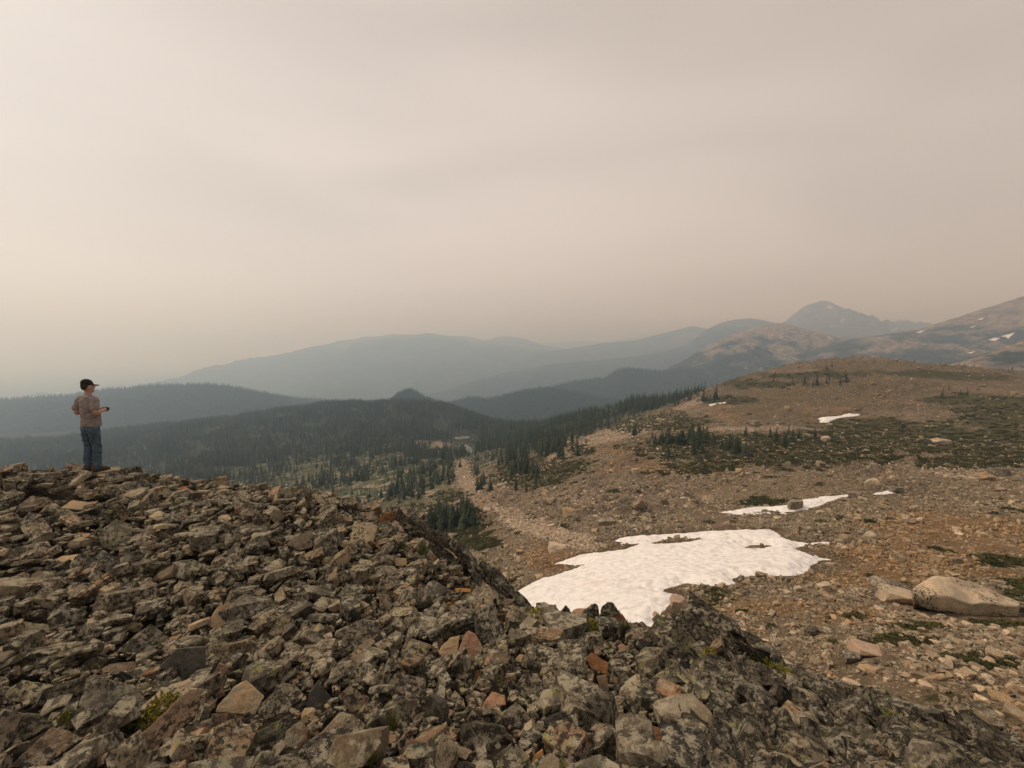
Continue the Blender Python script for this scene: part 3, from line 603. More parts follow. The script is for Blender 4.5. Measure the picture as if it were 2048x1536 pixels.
def refine(bm, seed, bevel, cuts, amp, freq, strata=0.0, maxlen=0.0):
    bmesh.ops.recalc_face_normals(bm, faces=bm.faces)
    if bevel: bmesh.ops.bevel(bm, geom=bm.edges[:], offset=bevel, segments=1, profile=.6, affect='EDGES', clamp_overlap=True)
    bmesh.ops.triangulate(bm, faces=bm.faces)
    for _ in range(cuts):
        ed = [e for e in bm.edges if e.calc_length() > maxlen]
        if ed: bmesh.ops.subdivide_edges(bm, edges=ed, cuts=1, use_grid_fill=False)
        bmesh.ops.triangulate(bm, faces=[f for f in bm.faces if len(f.verts) > 3])
    bm.normal_update(); off = Vector((seed * 3.7, seed * 1.3, seed * 7.1)); mv = {}
    for v in bm.verts:
        q = v.co * freq + off
        a = amp * (mnoise.fractal(q, 1.0, 2.0, 4) + 0.6 * mnoise.turbulence(q * 2.2, 3, True) - 0.35)
        if strata: a += strata * (abs(mnoise.noise(Vector((q.x * .25, q.y * .25, q.z * 3.0)))) - .3)
        mv[v] = v.co + v.normal * a
    for v, c in mv.items(): v.co = c
    return bm
def sharp(me, ang=28):
    me.polygons.foreach_set('use_smooth', [True] * len(me.polygons)); me.set_sharp_from_angle(angle=math.radians(ang))
HI = []
for i in range(26):
    rg = random.Random(900 + i)
    dims = (1.0, rg.uniform(.55, .95), rg.choice([.18, .26, .34, .45, .6]))
    bm = refine(cut_rock(100 + i, dims, rg.randint(7, 12)), i, 0.008, 3, 0.008, 5.0, .008, .07)
    me = bpy.data.meshes.new('rock'); bm.to_mesh(me); bm.free(); sharp(me, 18); me.materials.append(M_ROCKO); HI.append(me)
LO = []
for i in range(30):
    rg = random.Random(300 + i); dims = (1.0, rg.uniform(.55, .95), rg.uniform(.25, .6))
    bm = cut_rock(500 + i, dims, rg.randint(5, 8)); bmesh.ops.triangulate(bm, faces=bm.faces); bmesh.ops.recalc_face_normals(bm, faces=bm.faces)
    LO.append((np.array([v.co for v in bm.verts]), np.array([[v.index for v in f.verts] for f in bm.faces]))); bm.free()
RND = []   # rounder stones for the basin
for i in range(16):
    rg = random.Random(700 + i); dims = (1.0, rg.uniform(.65, 1.0), rg.uniform(.45, .75))
    bm = cut_rock(800 + i, dims, 12, .55, .85); bmesh.ops.triangulate(bm, faces=bm.faces); bmesh.ops.recalc_face_normals(bm, faces=bm.faces)
    RND.append((np.array([v.co for v in bm.verts]), np.array([[v.index for v in f.verts] for f in bm.faces]))); bm.free()
BOULD = []
for i in range(14):
    rg = random.Random(40 + i); dims = (1.0, rg.uniform(.65, 1.0), rg.uniform(.5, .8))
    bm = refine(cut_rock(1200 + i, dims, 14, .55, .86), i + 50, 0.05, 2, 0.03, 2.5, 0.0, .08)
    me = bpy.data.meshes.new('boulder'); bm.to_mesh(me); bm.free(); sharp(me, 35); me.materials.append(M_GRANITE); BOULD.append(me)

rng = np.random.default_rng(7)
def rotmats(yaw, tilt, taz):
    """yaw about z, then lean by tilt towards azimuth taz"""
    cy, sy = np.cos(yaw), np.sin(yaw); o = np.zeros_like(yaw); l = np.ones_like(yaw)
    Rz = np.stack([np.stack([cy, -sy, o], -1), np.stack([sy, cy, o], -1), np.stack([o, o, l], -1)], -2)
    ax, ay = -np.sin(taz), np.cos(taz); c, s = np.cos(tilt), np.sin(tilt); t = 1 - c
    Rt = np.stack([np.stack([t * ax * ax + c, t * ax * ay, s * ay], -1), np.stack([t * ax * ay, t * ay * ay + c, -s * ax], -1), np.stack([-s * ay, s * ax, c], -1)], -2)
    return Rt @ Rz
def stone_cloud(name, label, locs, mats, scl, protos, parent=None):
    """one mass of stones: instances on points, each with its own turn and size"""
    from mathutils import Matrix as _M
    n_ = len(locs); me = bpy.data.meshes.new(name); me.vertices.add(n_); me.vertices.foreach_set('co', np.ascontiguousarray(locs, np.float32).ravel())
    # matrices to euler XYZ
    R = mats; sy_ = np.hypot(R[:, 0, 0], R[:, 1, 0]); eu = np.stack([np.arctan2(R[:, 2, 1], R[:, 2, 2]), np.arctan2(-R[:, 2, 0], sy_), np.arctan2(R[:, 1, 0], R[:, 0, 0])], 1)
    for an, av in (('ssc', scl), ('rot', eu)):
        q = me.attributes.new(an, 'FLOAT_VECTOR', 'POINT'); q.data.foreach_set('vector', np.ascontiguousarray(av, np.float32).ravel())
    q = me.attributes.new('vi', 'INT', 'POINT'); q.data.foreach_set('value', rng.integers(0, len(protos), n_).astype(np.int32))
    o = link(bpy.data.objects.new(name, me), parent); g = bpy.data.node_groups.new(name, 'GeometryNodeTree')
    g.interface.new_socket('Geometry', in_out='INPUT', socket_type='NodeSocketGeometry'); g.interface.new_socket('Geometry', in_out='OUTPUT', socket_type='NodeSocketGeometry')
    N = g.nodes; Lk = g.links; gi = N.new('NodeGroupInput'); go = N.new('NodeGroupOutput'); gi2 = N.new('GeometryNodeGeometryToInstance')
    for p_ in protos[::-1]:
        oi = N.new('GeometryNodeObjectInfo'); oi.inputs['Object'].default_value = p_; oi.transform_space = 'ORIGINAL'; oi.inputs['As Instance'].default_value = True
        Lk.new(oi.outputs['Geometry'], gi2.inputs[0])
    def at(n, t):
        q = N.new('GeometryNodeInputNamedAttribute'); q.data_type = t; q.inputs['Name'].default_value = n; return q.outputs['Attribute']
    er = N.new('FunctionNodeEulerToRotation'); Lk.new(at('rot', 'FLOAT_VECTOR'), er.inputs[0])
    ip = N.new('GeometryNodeInstanceOnPoints'); Lk.new(gi.outputs[0], ip.inputs['Points']); Lk.new(gi2.outputs[0], ip.inputs['Instance'])
    ip.inputs['Pick Instance'].default_value = True; Lk.new(at('vi', 'INT'), ip.inputs['Instance Index'])
    Lk.new(er.outputs[0], ip.inputs['Rotation']); Lk.new(at('ssc', 'FLOAT_VECTOR'), ip.inputs['Scale']); Lk.new(ip.outputs[0], go.inputs[0])
    o.modifiers.new('stones', 'NODES').node_group = g
    o['kind'] = 'stuff'; o['label'] = label
    return o

# ------------------------------------------------------------------ singled-out stones: traced faces with their own tilt, thickness and place
def slab(name, poly, mat, thick=0.45, lean=50, yawoff=0, up=0.02, seed=0, parent=None, amp=.012, strata=.01, grow=1.0, bowl=.85, base=None, cuts=4, depth=None):
    """a stone whose visible face has this outline; it leans back by `lean` degrees and is `thick` x its width deep"""
    p = np.array(poly, float); c = p.mean(0); p = c + (p - c) * grow
    bx, by = (c[0], p[:, 1].max() - 0.15 * np.ptp(p[:, 1])) if base is None else base
    a = Vector(thit(bx, by)) if depth is None else Vector(P(bx, by, depth))
    a.z += up
    vh = Vector((a.x, a.y, 0)).normalized(); vh = Matrix.Rotation(math.radians(yawoff), 3, 'Z') @ vh
    n = (-vh * math.cos(math.radians(lean)) + Vector((0, 0, 1)) * math.sin(math.radians(lean))).normalized()
    pts = []
    for q in p:
        d = Vector(ray(q[0], q[1])); den = d.dot(n); t = a.dot(n) / den
        t0 = a.length / d.length
        t = min(max(t, t0 * .80), t0 * 1.25); pts.append(d * t)
    cen = sum(pts, Vector()) / len(pts); w = max((q - cen).length for q in pts)
    bm = bmesh.new(); front = [bm.verts.new(q - cen) for q in pts]; T2 = thick * 2 * w
    rg = random.Random(seed); back = [bm.verts.new((q - cen) * bowl - n * T2 * rg.uniform(.75, 1.1)) for q in pts]
    k = len(pts); bm.faces.new(front); bm.faces.new(back[::-1])
    for i in range(k): bm.faces.new((front[i], back[i], back[(i + 1) % k], front[(i + 1) % k]))
    for v in bm.verts: v.co /= w
    refine(bm, seed + 11, 0.03, cuts, amp / .5, 3.2, strata / .5, .10)
    for v in bm.verts: v.co *= w
    me = bpy.data.meshes.new(name); bm.to_mesh(me); bm.free(); sharp(me, 30); me.materials.append(mat)
    o = bpy.data.objects.new(name, me); o.location = cen; link(o, parent)
    KEEP.append((p, (cen.y * CA - cen.z * SA)))
    return o
KEEP = []
z8 = lambda pts: zp(400, 1180, 4.096, pts)
z2 = lambda pts: zp(900, 1180, 4.096, pts)
z1 = lambda pts: zp(0, 1200, 4.096, pts)
z3 = lambda pts: zp(1300, 1180, 4.096, pts)
z4 = lambda pts: zp(740, 980, 5.906, pts)
zl = lambda pts: zp(0, 900, 2.416, pts)
STONES = [
 (z8([(380,730),(530,870),(450,1025),(120,1005),(150,940),(280,790)]), M_TAN, 'tan flat-faced slab with orange-stained edge among dark rocks', dict(thick=.22, lean=42)),
 (z8([(90,1010),(250,1010),(370,1050),(350,1130),(240,1190),(90,1110)]), M_BROWN, 'reddish-brown block wedged directly under the tan slab', dict(lean=35)),
 (z8([(680,750),(800,790),(870,860),(700,1000),(550,1065),(465,1000),(480,960),(630,800)]), M_SPECK, 'grey slab with a pale lichen ring beside the tan slab', dict(thick=.2, lean=52)),
 (z8([(960,750),(1080,880),(960,1000),(870,980),(890,850)]), M_SLATE, 'dark upright pentagon-shaped block below the tan slab level', dict(lean=25)),
 (z8([(1150,990),(1260,1010),(1360,1100),(1330,1190),(1280,1230),(850,1300),(1000,1150)]), M_BROWN, 'large brown-grey slab with shaded front low in the talus', dict(thick=.3, lean=55)),
 (z8([(1700,380),(1900,450),(1840,560),(1660,590),(1640,520)]), M_YELLOW, 'yellow-lichened blocky stone overhanging a dark gap', dict(lean=45)),
 (z8([(1600,680),(1850,720),(1850,940),(1740,900),(1580,880),(1510,800)]), M_SPECK, 'broad grey lichen-covered slab below the overhanging block', dict(thick=.25, lean=50)),
 (z8([(1110,330),(1340,230),(1470,260),(1470,360),(1310,470),(1080,450)]), M_SPECK, 'pale brown boulder speckled with black lichen at mid talus', dict(lean=45)),
 (z8([(410,1190),(790,990),(700,1180),(620,1290),(400,1300)]), M_OLIVE, 'long grey triangular slab pointing up beside the shaded brown slab', dict(thick=.25, lean=45)),
 (z8([(700,1160),(830,1060),(880,1130),(880,1230),(800,1300),(690,1280)]), M_BROWN, 'light brown angular rock next to the grey triangular slab', dict(lean=40)),
 (z8([(1130,870),(1220,780),(1390,880),(1380,980),(1220,1000)]), M_BROWN, 'rust-tinged lichen rock between the dark pentagon and broad grey slab', dict(lean=40)),
 (z8([(1610,1250),(1720,1130),(1800,1340),(1640,1380)]), M_PINK, 'pinkish pointed slab standing on edge low in the talus', dict(thick=.25, lean=30)),
 (z4([(590,1210),(700,1080),(760,1060),(880,1130),(940,1190),(690,1320)]), M_SLATE, 'smooth dark slate slab below the outcrop edge', dict(thick=.25, lean=48)),
 (z4([(1000,1160),(1100,1155),(1190,1165),(1195,1210),(1010,1200)]), M_ORANGE, 'bright orange flat stone lying near the ridge edge', dict(lean=60)),
 (z4([(1060,1290),(1130,1220),(1200,1210),(1210,1270),(1130,1330)]), M_SLATE, 'grey rounded slab just under the bright orange stone', dict(lean=50)),
 (z4([(850,1390),(930,1320),(1050,1330),(1000,1400),(870,1430)]), M_RUST, 'rust-brown flat stone below the smooth slate slab', dict(lean=50)),
 (z4([(280,800),(430,805),(440,890),(300,900)]), M_TAN, 'small tan square block near the top of the ridge edge', dict(lean=30)),
 (z4([(640,770),(720,735),(775,780),(760,840),(660,830)]), M_PINK, 'pinkish rounded stone under the ridge outcrop', dict(lean=35)),
 (z4([(100,1230),(210,1230),(270,1330),(220,1480),(120,1430)]), M_BROWN, 'tall brown block below the square tan one', dict(lean=30)),
 (z2([(150,330),(210,360),(275,480),(230,570),(80,610),(70,500),(100,400)]), M_PINK, 'orange-pink triangular stone standing upright at mid talus', dict(thick=.3, lean=28)),
 (z2([(-60,450),(0,390),(85,370),(60,540),(-40,560),(-110,520)]), M_TAN, 'tan angular slab leaning against the orange-pink triangle', dict(thick=.3, lean=40)),
 (z2([(160,170),(330,100),(390,220),(470,380),(350,490),(210,360)]), M_SPECK, 'large grey slab with black lichen crust above the orange-pink triangle', dict(thick=.25, lean=45)),
 (z2([(530,570),(570,525),(640,540),(650,585),(590,610)]), M_TAN, 'small round yellowish stone in the middle of the talus', dict(lean=40)),
 (z2([(1365,460),(1410,435),(1450,465),(1440,500),(1390,505)]), M_PINK, 'small round brown stone below the jagged dark fins', dict(lean=40)),
 (z2([(185,760),(210,660),(290,640),(305,690),(215,780)]), M_RUST, 'rust-orange block below the orange-pink triangle', dict(lean=35)),
 (z2([(1110,560),(1160,510),(1300,600),(1285,700),(1160,650)]), M_RUST, 'reddish rock capped with pale lichen right of the talus centre', dict(lean=35)),
 (z2([(1200,710),(1285,700),(1305,850),(1245,860)]), M_BROWN, 'narrow upright brown stone below the reddish capped rock', dict(lean=25)),
 (z2([(530,780),(600,690),(720,680),(780,800),(700,880),(560,870)]), M_SPECK, 'black-and-white lichen-spotted block in the lower talus', dict(lean=38)),
 (z2([(660,1440),(690,1360),(760,1300),(775,1390),(700,1455)]), M_ORANGE, 'small orange block at the bottom of the talus', dict(lean=35)),
 (z2([(1545,1070),(1740,1140),(1745,1280),(1640,1250),(1560,1140)]), M_RUST, 'brown-orange slab beside the striped dark slate', dict(lean=40)),
 (z2([(350,1370),(510,1250),(525,1310),(380,1458),(330,1450)]), M_OLIVE, 'olive-tan slab tilted upward at the bottom of the talus', dict(thick=.25, lean=45)),
 (z2([(230,990),(340,830),(450,860),(460,940)]), M_PINK, 'brown triangular slab below the rust-orange block', dict(lean=45)),
 (z2([(-20,900),(40,820),(110,890),(130,970),(40,990)]), M_YELLOW, 'flat pale yellow slab dotted with black lichen', dict(thick=.25, lean=55)),
 (z2([(420,1010),(550,910),(670,1060),(600,1140),(440,1110)]), M_SPECK, 'chunky grey block with lichen-crusted top in the lower talus', dict(lean=40)),
 (z2([(80,1110),(200,1080),(450,1120),(470,1190),(330,1330),(90,1330)]), M_DARK, 'large black-crusted block at the bottom of the talus', dict(lean=35)),
 (z2([(1290,1000),(1360,1030),(1430,1130),(1350,1190),(1270,1060)]), M_BROWN, 'oblong lichened brown stone left of the brown-orange slab', dict(lean=40)),
 (z3([(1840,1150),(1960,1090),(2040,1170),(1980,1260),(1870,1230)]), M_PINK, 'lone reddish-brown stone lying on the dark slate', dict(lean=35)),
 (z1([(20,760),(180,650),(430,690),(470,750),(290,840),(0,830)]), M_YELLOW, 'pale pinkish lichened slab at the left edge of the talus', dict(thick=.3, lean=60)),
 (z1([(640,850),(700,690),(830,625),(1100,690),(1240,870),(1180,940),(700,920)]), M_SPECK, 'big hump-backed lichen rock beside the yellow-green cushion plant', dict(lean=42)),
 (z1([(980,1250),(1300,960),(1560,720),(1660,740),(1600,960),(1300,1200),(1190,1310)]), M_BROWN, 'long brown slab slanting up past the yellow-green cushion plant', dict(thick=.25, lean=50)),
 (z1([(60,1376),(420,1040),(540,1060),(690,1130),(500,1260),(330,1390)]), M_BROWN, 'long tan-brown slab slanting up from the lower left corner', dict(thick=.25, lean=55)),
 (z1([(0,960),(150,920),(330,930),(440,1010),(200,1160),(0,1060)]), M_OLIVE, 'grey-olive slab with rounded top above the corner slab', dict(thick=.25, lean=55)),
 (z1([(1300,550),(1440,400),(1690,380),(1680,600),(1550,670)]), M_SLATE, 'dark cubic block with a flat face left of centre', dict(lean=22)),
 (z1([(940,430),(1100,290),(1240,190),(1390,310),(1200,440)]), M_OLIVE, 'ridge-backed dark slab above the dark cubic block', dict(lean=40)),
 (z1([(1690,200),(1810,10),(1890,130),(1800,260)]), M_TAN, 'light tan pointed facet standing above the cubic block', dict(lean=35)),
 (z1([(10,200),(60,160),(250,180),(400,200),(430,260),(300,290),(20,250)]), M_YELLOW, 'whitish slab near the left frame edge, higher than the pinkish one', dict(thick=.3, lean=60)),
 (z1([(830,560),(900,520),(1110,500),(1130,560),(1120,600),(830,600)]), M_BROWN, 'flat slab with a shaded front behind the hump-backed rock', dict(thick=.25, lean=60)),
 (zl([(345,412),(385,395),(450,405),(420,420),(350,427)]), M_PINK, 'salmon-coloured flat stone far up the left talus', dict(thick=.25, lean=65)),
 (zl([(850,185),(890,172),(945,205),(880,215)]), M_RUST, 'dark rust flat stone near the talus crest right of the person', dict(thick=.25, lean=60)),
 (zl([(255,533),(300,510),(410,500),(418,522),(350,552)]), M_TAN, 'flat tan shelf-like slab below the salmon stone', dict(thick=.2, lean=65)),
 (zl([(830,540),(930,525),(1020,560),(1000,585),(840,590)]), M_SPECK, 'wide flat grey slab at mid height of the left talus', dict(thick=.2, lean=60)),
 (zl([(410,545),(500,480),(590,540),(560,585),(430,580)]), M_SLATE, 'dark smooth hump of rock beside the tan shelf slab', dict(lean=45)),
 (zl([(470,400),(560,330),(640,360),(640,450),(560,490),(490,470)]), M_OLIVE, 'large olive-grey rock below the person in the upper talus', dict(lean=45)),
 (zl([(80,270),(150,220),(230,225),(270,260),(180,285)]), M_BROWN, 'low brown domed rock at the upper left of the talus', dict(lean=55)),
 (zl([(290,280),(350,240),(420,250),(400,290)]), M_TAN, 'pale slab right of the low brown domed rock', dict(lean=55)),
]
# ------------------------------------------------------------------ bedrock outcrops: fins and slates standing along one strike
def outcrop(name, label, faces, fins, seed, loc_px):
    e = empty(name, Vector(thit(*loc_px))); tag(e, label, 'rock outcrop', 'dark slate outcrops along the ridge')
    inv = Vector(e.location)
    for i, (poly, mat, kw) in enumerate(faces):
        o = slab('rock_face', poly, mat, seed=seed + i, parent=e, **kw); o.location -= inv
    rg = random.Random(seed)
    for (x, y, length, ang) in fins:
        a = thit(x, y); a = Vector(a); d = a.y * CA - a.z * SA
        q = Vector(ray(x + math.cos(math.radians(ang)) * 10, y + math.sin(math.radians(ang)) * 10)); q0 = Vector(ray(x, y))
        ex = (q - q0 + q0.normalized() * rg.uniform(-.3, .3) * (q - q0).length).normalized()
        nn = (Vector((0, 0, 1)) * .55 - Vector((a.x, a.y, 0)).normalized() * .45 + Vector((.5, .0, 0)) + Vector((rg.gauss(0, .22), rg.gauss(0, .22), 0))).normalized()
        ey = nn.cross(ex).normalized(); ez = ex.cross(ey)
        L = length * d / F
        me = HI_DARK[rg.randrange(len(HI_DARK))]
        o = bpy.data.objects.new('slab', me); link(o, e)
        M = Matrix((ex * L, ey * L * rg.uniform(.45, .8), ez * L * rg.uniform(.45, .75))).transposed().to_4x4(); M.translation = a - inv + Vector((0, 0, .05))
        o.matrix_local = M
    return e
HI_DARK = []; OUTC = []
for i in range(10):
    bm = refine(cut_rock(1500 + i, (1.0, .55, .20), 8), 70 + i, 0.010, 3, 0.012, 5.0, .014, .07)
    me = bpy.data.meshes.new('slab'); bm.to_mesh(me); bm.free(); sharp(me); me.materials.append(M_DARK); HI_DARK.append(me)
rg = random.Random(5)
def finset(lines, n, L, ang, jit=10):
    out = []
    for (x0, y0, x1, y1, w) in lines:
        for i in range(n):
            t = (i + rg.random()) / n
            out.append((x0 + (x1 - x0) * t + rg.gauss(0, w), y0 + (y1 - y0) * t + abs(rg.gauss(0, w)), L * rg.uniform(.6, 1.3), ang + rg.gauss(0, jit)))
    return out
OUTC += [outcrop('rock_outcrop', 'black pyramid-shaped slate outcrop with yellow moss at the snow edge',
        [(z3([(250,170),(300,110),(350,65),(430,90),(460,130),(560,170),(700,290),(600,420),(420,470),(250,420),(160,330)]), M_DARK, dict(thick=.35, lean=30, amp=.03, strata=.05, cuts=5, base=(1375, 1300))),
         (z3([(170,330),(260,290),(390,430),(380,530),(300,570),(180,520)]), M_OLIVE, dict(thick=.4, lean=25, amp=.02, strata=.03, base=(1370, 1312))),
         (z3([(560,200),(760,320),(900,380),(1040,500),(1100,660),(900,620),(720,470),(600,400)]), M_DARK, dict(thick=.3, lean=35, amp=.03, strata=.06, cuts=5, base=(1530, 1340))),
         (z3([(580,600),(640,540),(780,530),(880,600),(900,690),(700,680)]), M_SPECK, dict(thick=.4, lean=40, base=(1480, 1345)))],
        finset([(1400,1215,1560,1330,5), (1360,1250,1500,1360,12), (1340,1290,1450,1380,14)], 9, 60, 36), 21, (1440, 1330))]
OUTC += [outcrop('rock_outcrop', 'striped dark slate bedrock sloping to the lower right corner',
        [(z3([(1560,850),(1700,780),(1900,810),(2000,930),(1960,1010),(1750,960),(1580,930)]), M_DARK, dict(thick=.4, lean=40, amp=.03, strata=.05, cuts=5, base=(1740, 1420)))],
        finset([(1470,1380,1640,1536,20), (1560,1370,1760,1536,22), (1640,1390,1900,1536,22), (1760,1420,2048,1520,16), (1880,1450,2080,1540,18), (1400,1430,1520,1550,20)], 17, 105, 36), 22, (1700, 1470))]
OUTC += [outcrop('rock_outcrop', 'dark jagged outcrop with a rusty face on the ridge edge',
        [(z4([(290,330),(330,200),(420,290),(560,380),(640,440),(700,600),(650,570),(450,610),(400,480)]), M_DARK, dict(thick=.5, lean=20, amp=.03, strata=.05, cuts=5, base=(825, 1075))),
         (z4([(95,340),(190,270),(290,240),(345,260),(340,330),(250,400),(130,400)]), M_RUST, dict(thick=.4, lean=15, amp=.02, base=(775, 1046))),
         (z4([(90,330),(190,205),(340,195),(400,270),(340,265),(200,255)]), M_DARK, dict(thick=.4, lean=50, amp=.03, strata=.05, base=(775, 1046)))],
        finset([(830,1050,920,1105,4), (900,1090,1000,1165,4), (970,1150,1055,1222,4), (860,1090,960,1160,8)], 9, 52, 48), 23, (850, 1090))]
OUTC += [outcrop('rock_outcrop', 'pair of pointed dark fins with a rusty side against the snow',
        [(z2([(870,240),(910,180),(950,130),(985,180),(1020,245)]), M_DARK, dict(thick=.4, lean=15, amp=.02, strata=.03)),
         (z2([(1065,230),(1080,185),(1190,112),(1215,130),(1230,240),(1200,270)]), M_DARK, dict(thick=.4, lean=18, amp=.025, strata=.04)),
         (z2([(1220,240),(1240,140),(1290,100),(1340,112),(1390,190),(1300,280)]), M_DARK, dict(thick=.4, lean=18, amp=.025, strata=.04)),
         (z2([(1330,180),(1375,165),(1430,230),(1470,285),(1400,300),(1340,260)]), M_RUST, dict(thick=.4, lean=20, amp=.02)),
         (z2([(690,140),(770,97),(810,120),(870,118),(875,165),(720,190)]), M_OLIVE, dict(thick=.4, lean=40)),
         (z2([(1480,280),(1530,260),(1600,300),(1650,300),(1650,340),(1500,340)]), M_OLIVE, dict(thick=.4, lean=40))],
        [], 24, (1190, 1245))]
def bedrock(e, region, p0, p1, amp, step=.022, seed=3):
    a = np.array(thit(*p0)); b_ = np.array(thit(*p1)); u = (b_ - a)[:2]; u /= np.hypot(*u)
    w = np.array([thit(*q) for q in region]); x0, y0 = w[:, :2].min(0) - .2; x1, y1 = w[:, :2].max(0) + .2
    X, Y = np.meshgrid(np.arange(x0, x1, step), np.arange(y0, y1, step)); Z = T(X, Y)
    al = X * u[0] + Y * u[1]; ac = -X * u[1] + Y * u[0]
    wob = .12 * fbm(al / .9, ac / .4, seed, 3)
    r1 = 1 - np.abs(perlin((al + wob) / .75, (ac + wob) / .13, seed + 1)) * 2.2; r2 = 1 - np.abs(perlin(al / .28, (ac + wob) / .045, seed + 2)) * 2.2
    saw = ((ac + wob) / .16) % 1.0
    px, py, dp = proj(X, Y, Z); sd = sdist(region, px, py)
    Zb = Z + (amp * (.55 * np.clip(r1, -.5, 1) + .28 * np.clip(r2, -.5, 1) + .5 * saw * (fbm(al / .6, ac / .3, seed + 9, 2) > -.1)) + .05 * fbm(X / .3, Y / .3, seed + 5, 4)) * sstep(-20, 25, sd) + .01 - .12 * sstep(5, -25, sd)
    f = grid_faces(*X.shape); f = f[(sd.ravel()[f] > -30).all(1)]; us, inv = np.unique(f, return_inverse=True)
    o = mesh_np('bedrock', np.stack([X, Y, Zb], -1).reshape(-1, 3)[us] - np.array(e.location), inv.reshape(-1, 4), True, M_BED, e)
    o.data.set_sharp_from_angle(angle=math.radians(32))
bedrock(OUTC[1], [(1380,1330),(1480,1330),(1580,1345),(1680,1352),(1840,1402),(2100,1465),(2100,1600),(1500,1600),(1430,1450)], (1560, 1400), (1760, 1530), .13)
bedrock(OUTC[2], [(830,1058),(870,1062),(960,1125),(1040,1200),(1066,1222),(1030,1235),(940,1160),(850,1110)], (860, 1080), (1030, 1215), .12, seed=13)
for i, (poly, mat, lab, kw) in enumerate(STONES):
    tag(slab('rock', poly, mat, seed=200 + i, **kw), lab, 'rock', 'singled-out stones of the talus')

# ------------------------------------------------------------------ the heap of broken rock
def blocked(px, py, dep, rad):
    bad = np.zeros(px.shape, bool)
    for poly, kd in KEEP:
        c = poly.mean(0); R = np.hypot(*(poly - c).T).max()
        near = (np.hypot(px - c[0], py - c[1]) < R + rad) & (dep < kd * 1.12)
        if near.any():
            i = np.nonzero(near)[0]; bad[i] |= sdist(poly, px[i], py[i]) > -0.72 * rad[i]
    return bad
FEET = Vector(thit(188, 944))
BED1 = [(1345,1240),(1400,1190),(1580,1325),(1680,1340),(1840,1390),(2100,1450),(2100,1600),(1480,1600),(1400,1440),(1330,1330)]
BED2 = [(800,1000),(860,1030),(1075,1215),(1040,1240),(930,1150),(830,1085)]
rocks = []
def scatter(n, smin, smax, sep, rmax, lift, pwr=1.6):
    global rocks
    got = np.array([r[:3] for r in rocks]) if rocks else np.zeros((0, 3))
    th_ = rng.uniform(math.radians(-64), math.radians(64), n); rr_ = np.exp(rng.uniform(math.log(1.0), math.log(rmax), n)) if smax < .2 else np.sqrt(rng.uniform(1.0, rmax ** 2, n))
    x, y = np.sin(th_) * rr_, np.cos(th_) * rr_
    z = T(x, y); ok = (z > H(x, y) - .2) & (x > TX0 + .3) & (x < TX1 - .3)
    # not far down the hidden back side
    px, py, dp = proj(x, y, z); 
    s = smin * (smax / smin) ** (rng.random(n) ** pwr)
    s = np.minimum(s, .092 * dp + .055); ok &= s > smin * .6
    bed = pip(BED1, px, py) | pip(BED2, px, py); ok &= ~(bed & (rng.random(n) < np.where(s > .2, .8, .5)))
    ok &= ~blocked(px, py, dp, s * F / dp * .5)
    ok &= np.hypot(x - FEET.x, y - FEET.y) > .30 + s * .3
    cell = {}; out = []
    cs = smax * sep
    for i in np.nonzero(ok)[0]:
        k = (int(x[i] // cs), int(y[i] // cs)); bad = False
        for a in (-1, 0, 1):
            for b_ in (-1, 0, 1):
                for j in cell.get((k[0] + a, k[1] + b_), ()):
                    if (x[j] - x[i]) ** 2 + (y[j] - y[i]) ** 2 < (sep * .5 * (s[i] + s[j])) ** 2: bad = True; break
                if bad: break
            if bad: break
        if bad: continue
        cell.setdefault(k, []).append(i); out.append(i)
    for i in out: rocks.append((x[i], y[i], z[i] + lift * s[i], s[i]))
scatter(9000, .22, .46, .80, 15.0, .10, 1.8)
scatter(26000, .13, .26, .80, 13.0, .22)
scatter(60000, .05, .13, .80, 9.0, .12)
scatter(26000, .022, .05, .85, 5.0, .3)
R_ = np.array(rocks); n = len(R_)
locs = R_[:, :3].copy(); sz = R_[:, 3]
locs[:, 2] += rng.uniform(-.05, .08, n) * np.minimum(sz / .2, 1.3)
yaw = rng.uniform(0, 2 * math.pi, n); tilt = np.abs(rng.normal(0, math.radians(30), n)); taz = rng.normal(math.radians(150), 1.3, n)
MT = rotmats(yaw, tilt, taz)
SCL = np.stack([sz * rng.uniform(.9, 1.2, n), sz * rng.uniform(.75, 1.1, n), sz * rng.uniform(.75, 1.35, n)], 1)
px, py, dp = proj(locs[:, 0], locs[:, 1], locs[:, 2])
score = np.where((px > -10) & (px < 2060) & (py < 1560) & (py > 900), sz / dp, 0)
top = np.argsort(-score)[:300]; istop = np.zeros(n, bool); istop[top] = True
for i in top:
    o = bpy.data.objects.new('rock', HI[rng.integers(len(HI))]); link(o, talus)
    Mm = Matrix(MT[i].tolist()).to_4x4() @ Matrix.Diagonal(Vector((*SCL[i], 1.0))); Mm.translation = Vector(locs[i]); o.matrix_local = Mm
rest = np.nonzero(~istop)[0]
LO_OBJ = []
for v, f in LO:
    me = bpy.data.meshes.new('rock'); me.from_pydata(v.tolist(), [], f.tolist()); me.materials.append(M_ROCKO); LO_OBJ.append(bpy.data.objects.new('rock', me))
HI_OBJ = [bpy.data.objects.new('rock', me) for me in HI]
bigr = sz[rest] * F / np.maximum(dp[rest], .5) > 22
stone_cloud('rubble', 'smaller broken rock heaped between the larger stones', locs[rest[bigr]], MT[rest[bigr]], SCL[rest[bigr]], HI_OBJ, talus)
stone_cloud('rubble', 'finest broken rock filling the gaps of the heap', locs[rest[~bigr]], MT[rest[~bigr]], SCL[rest[~bigr]], LO_OBJ, talus)
print('talus stones', n)
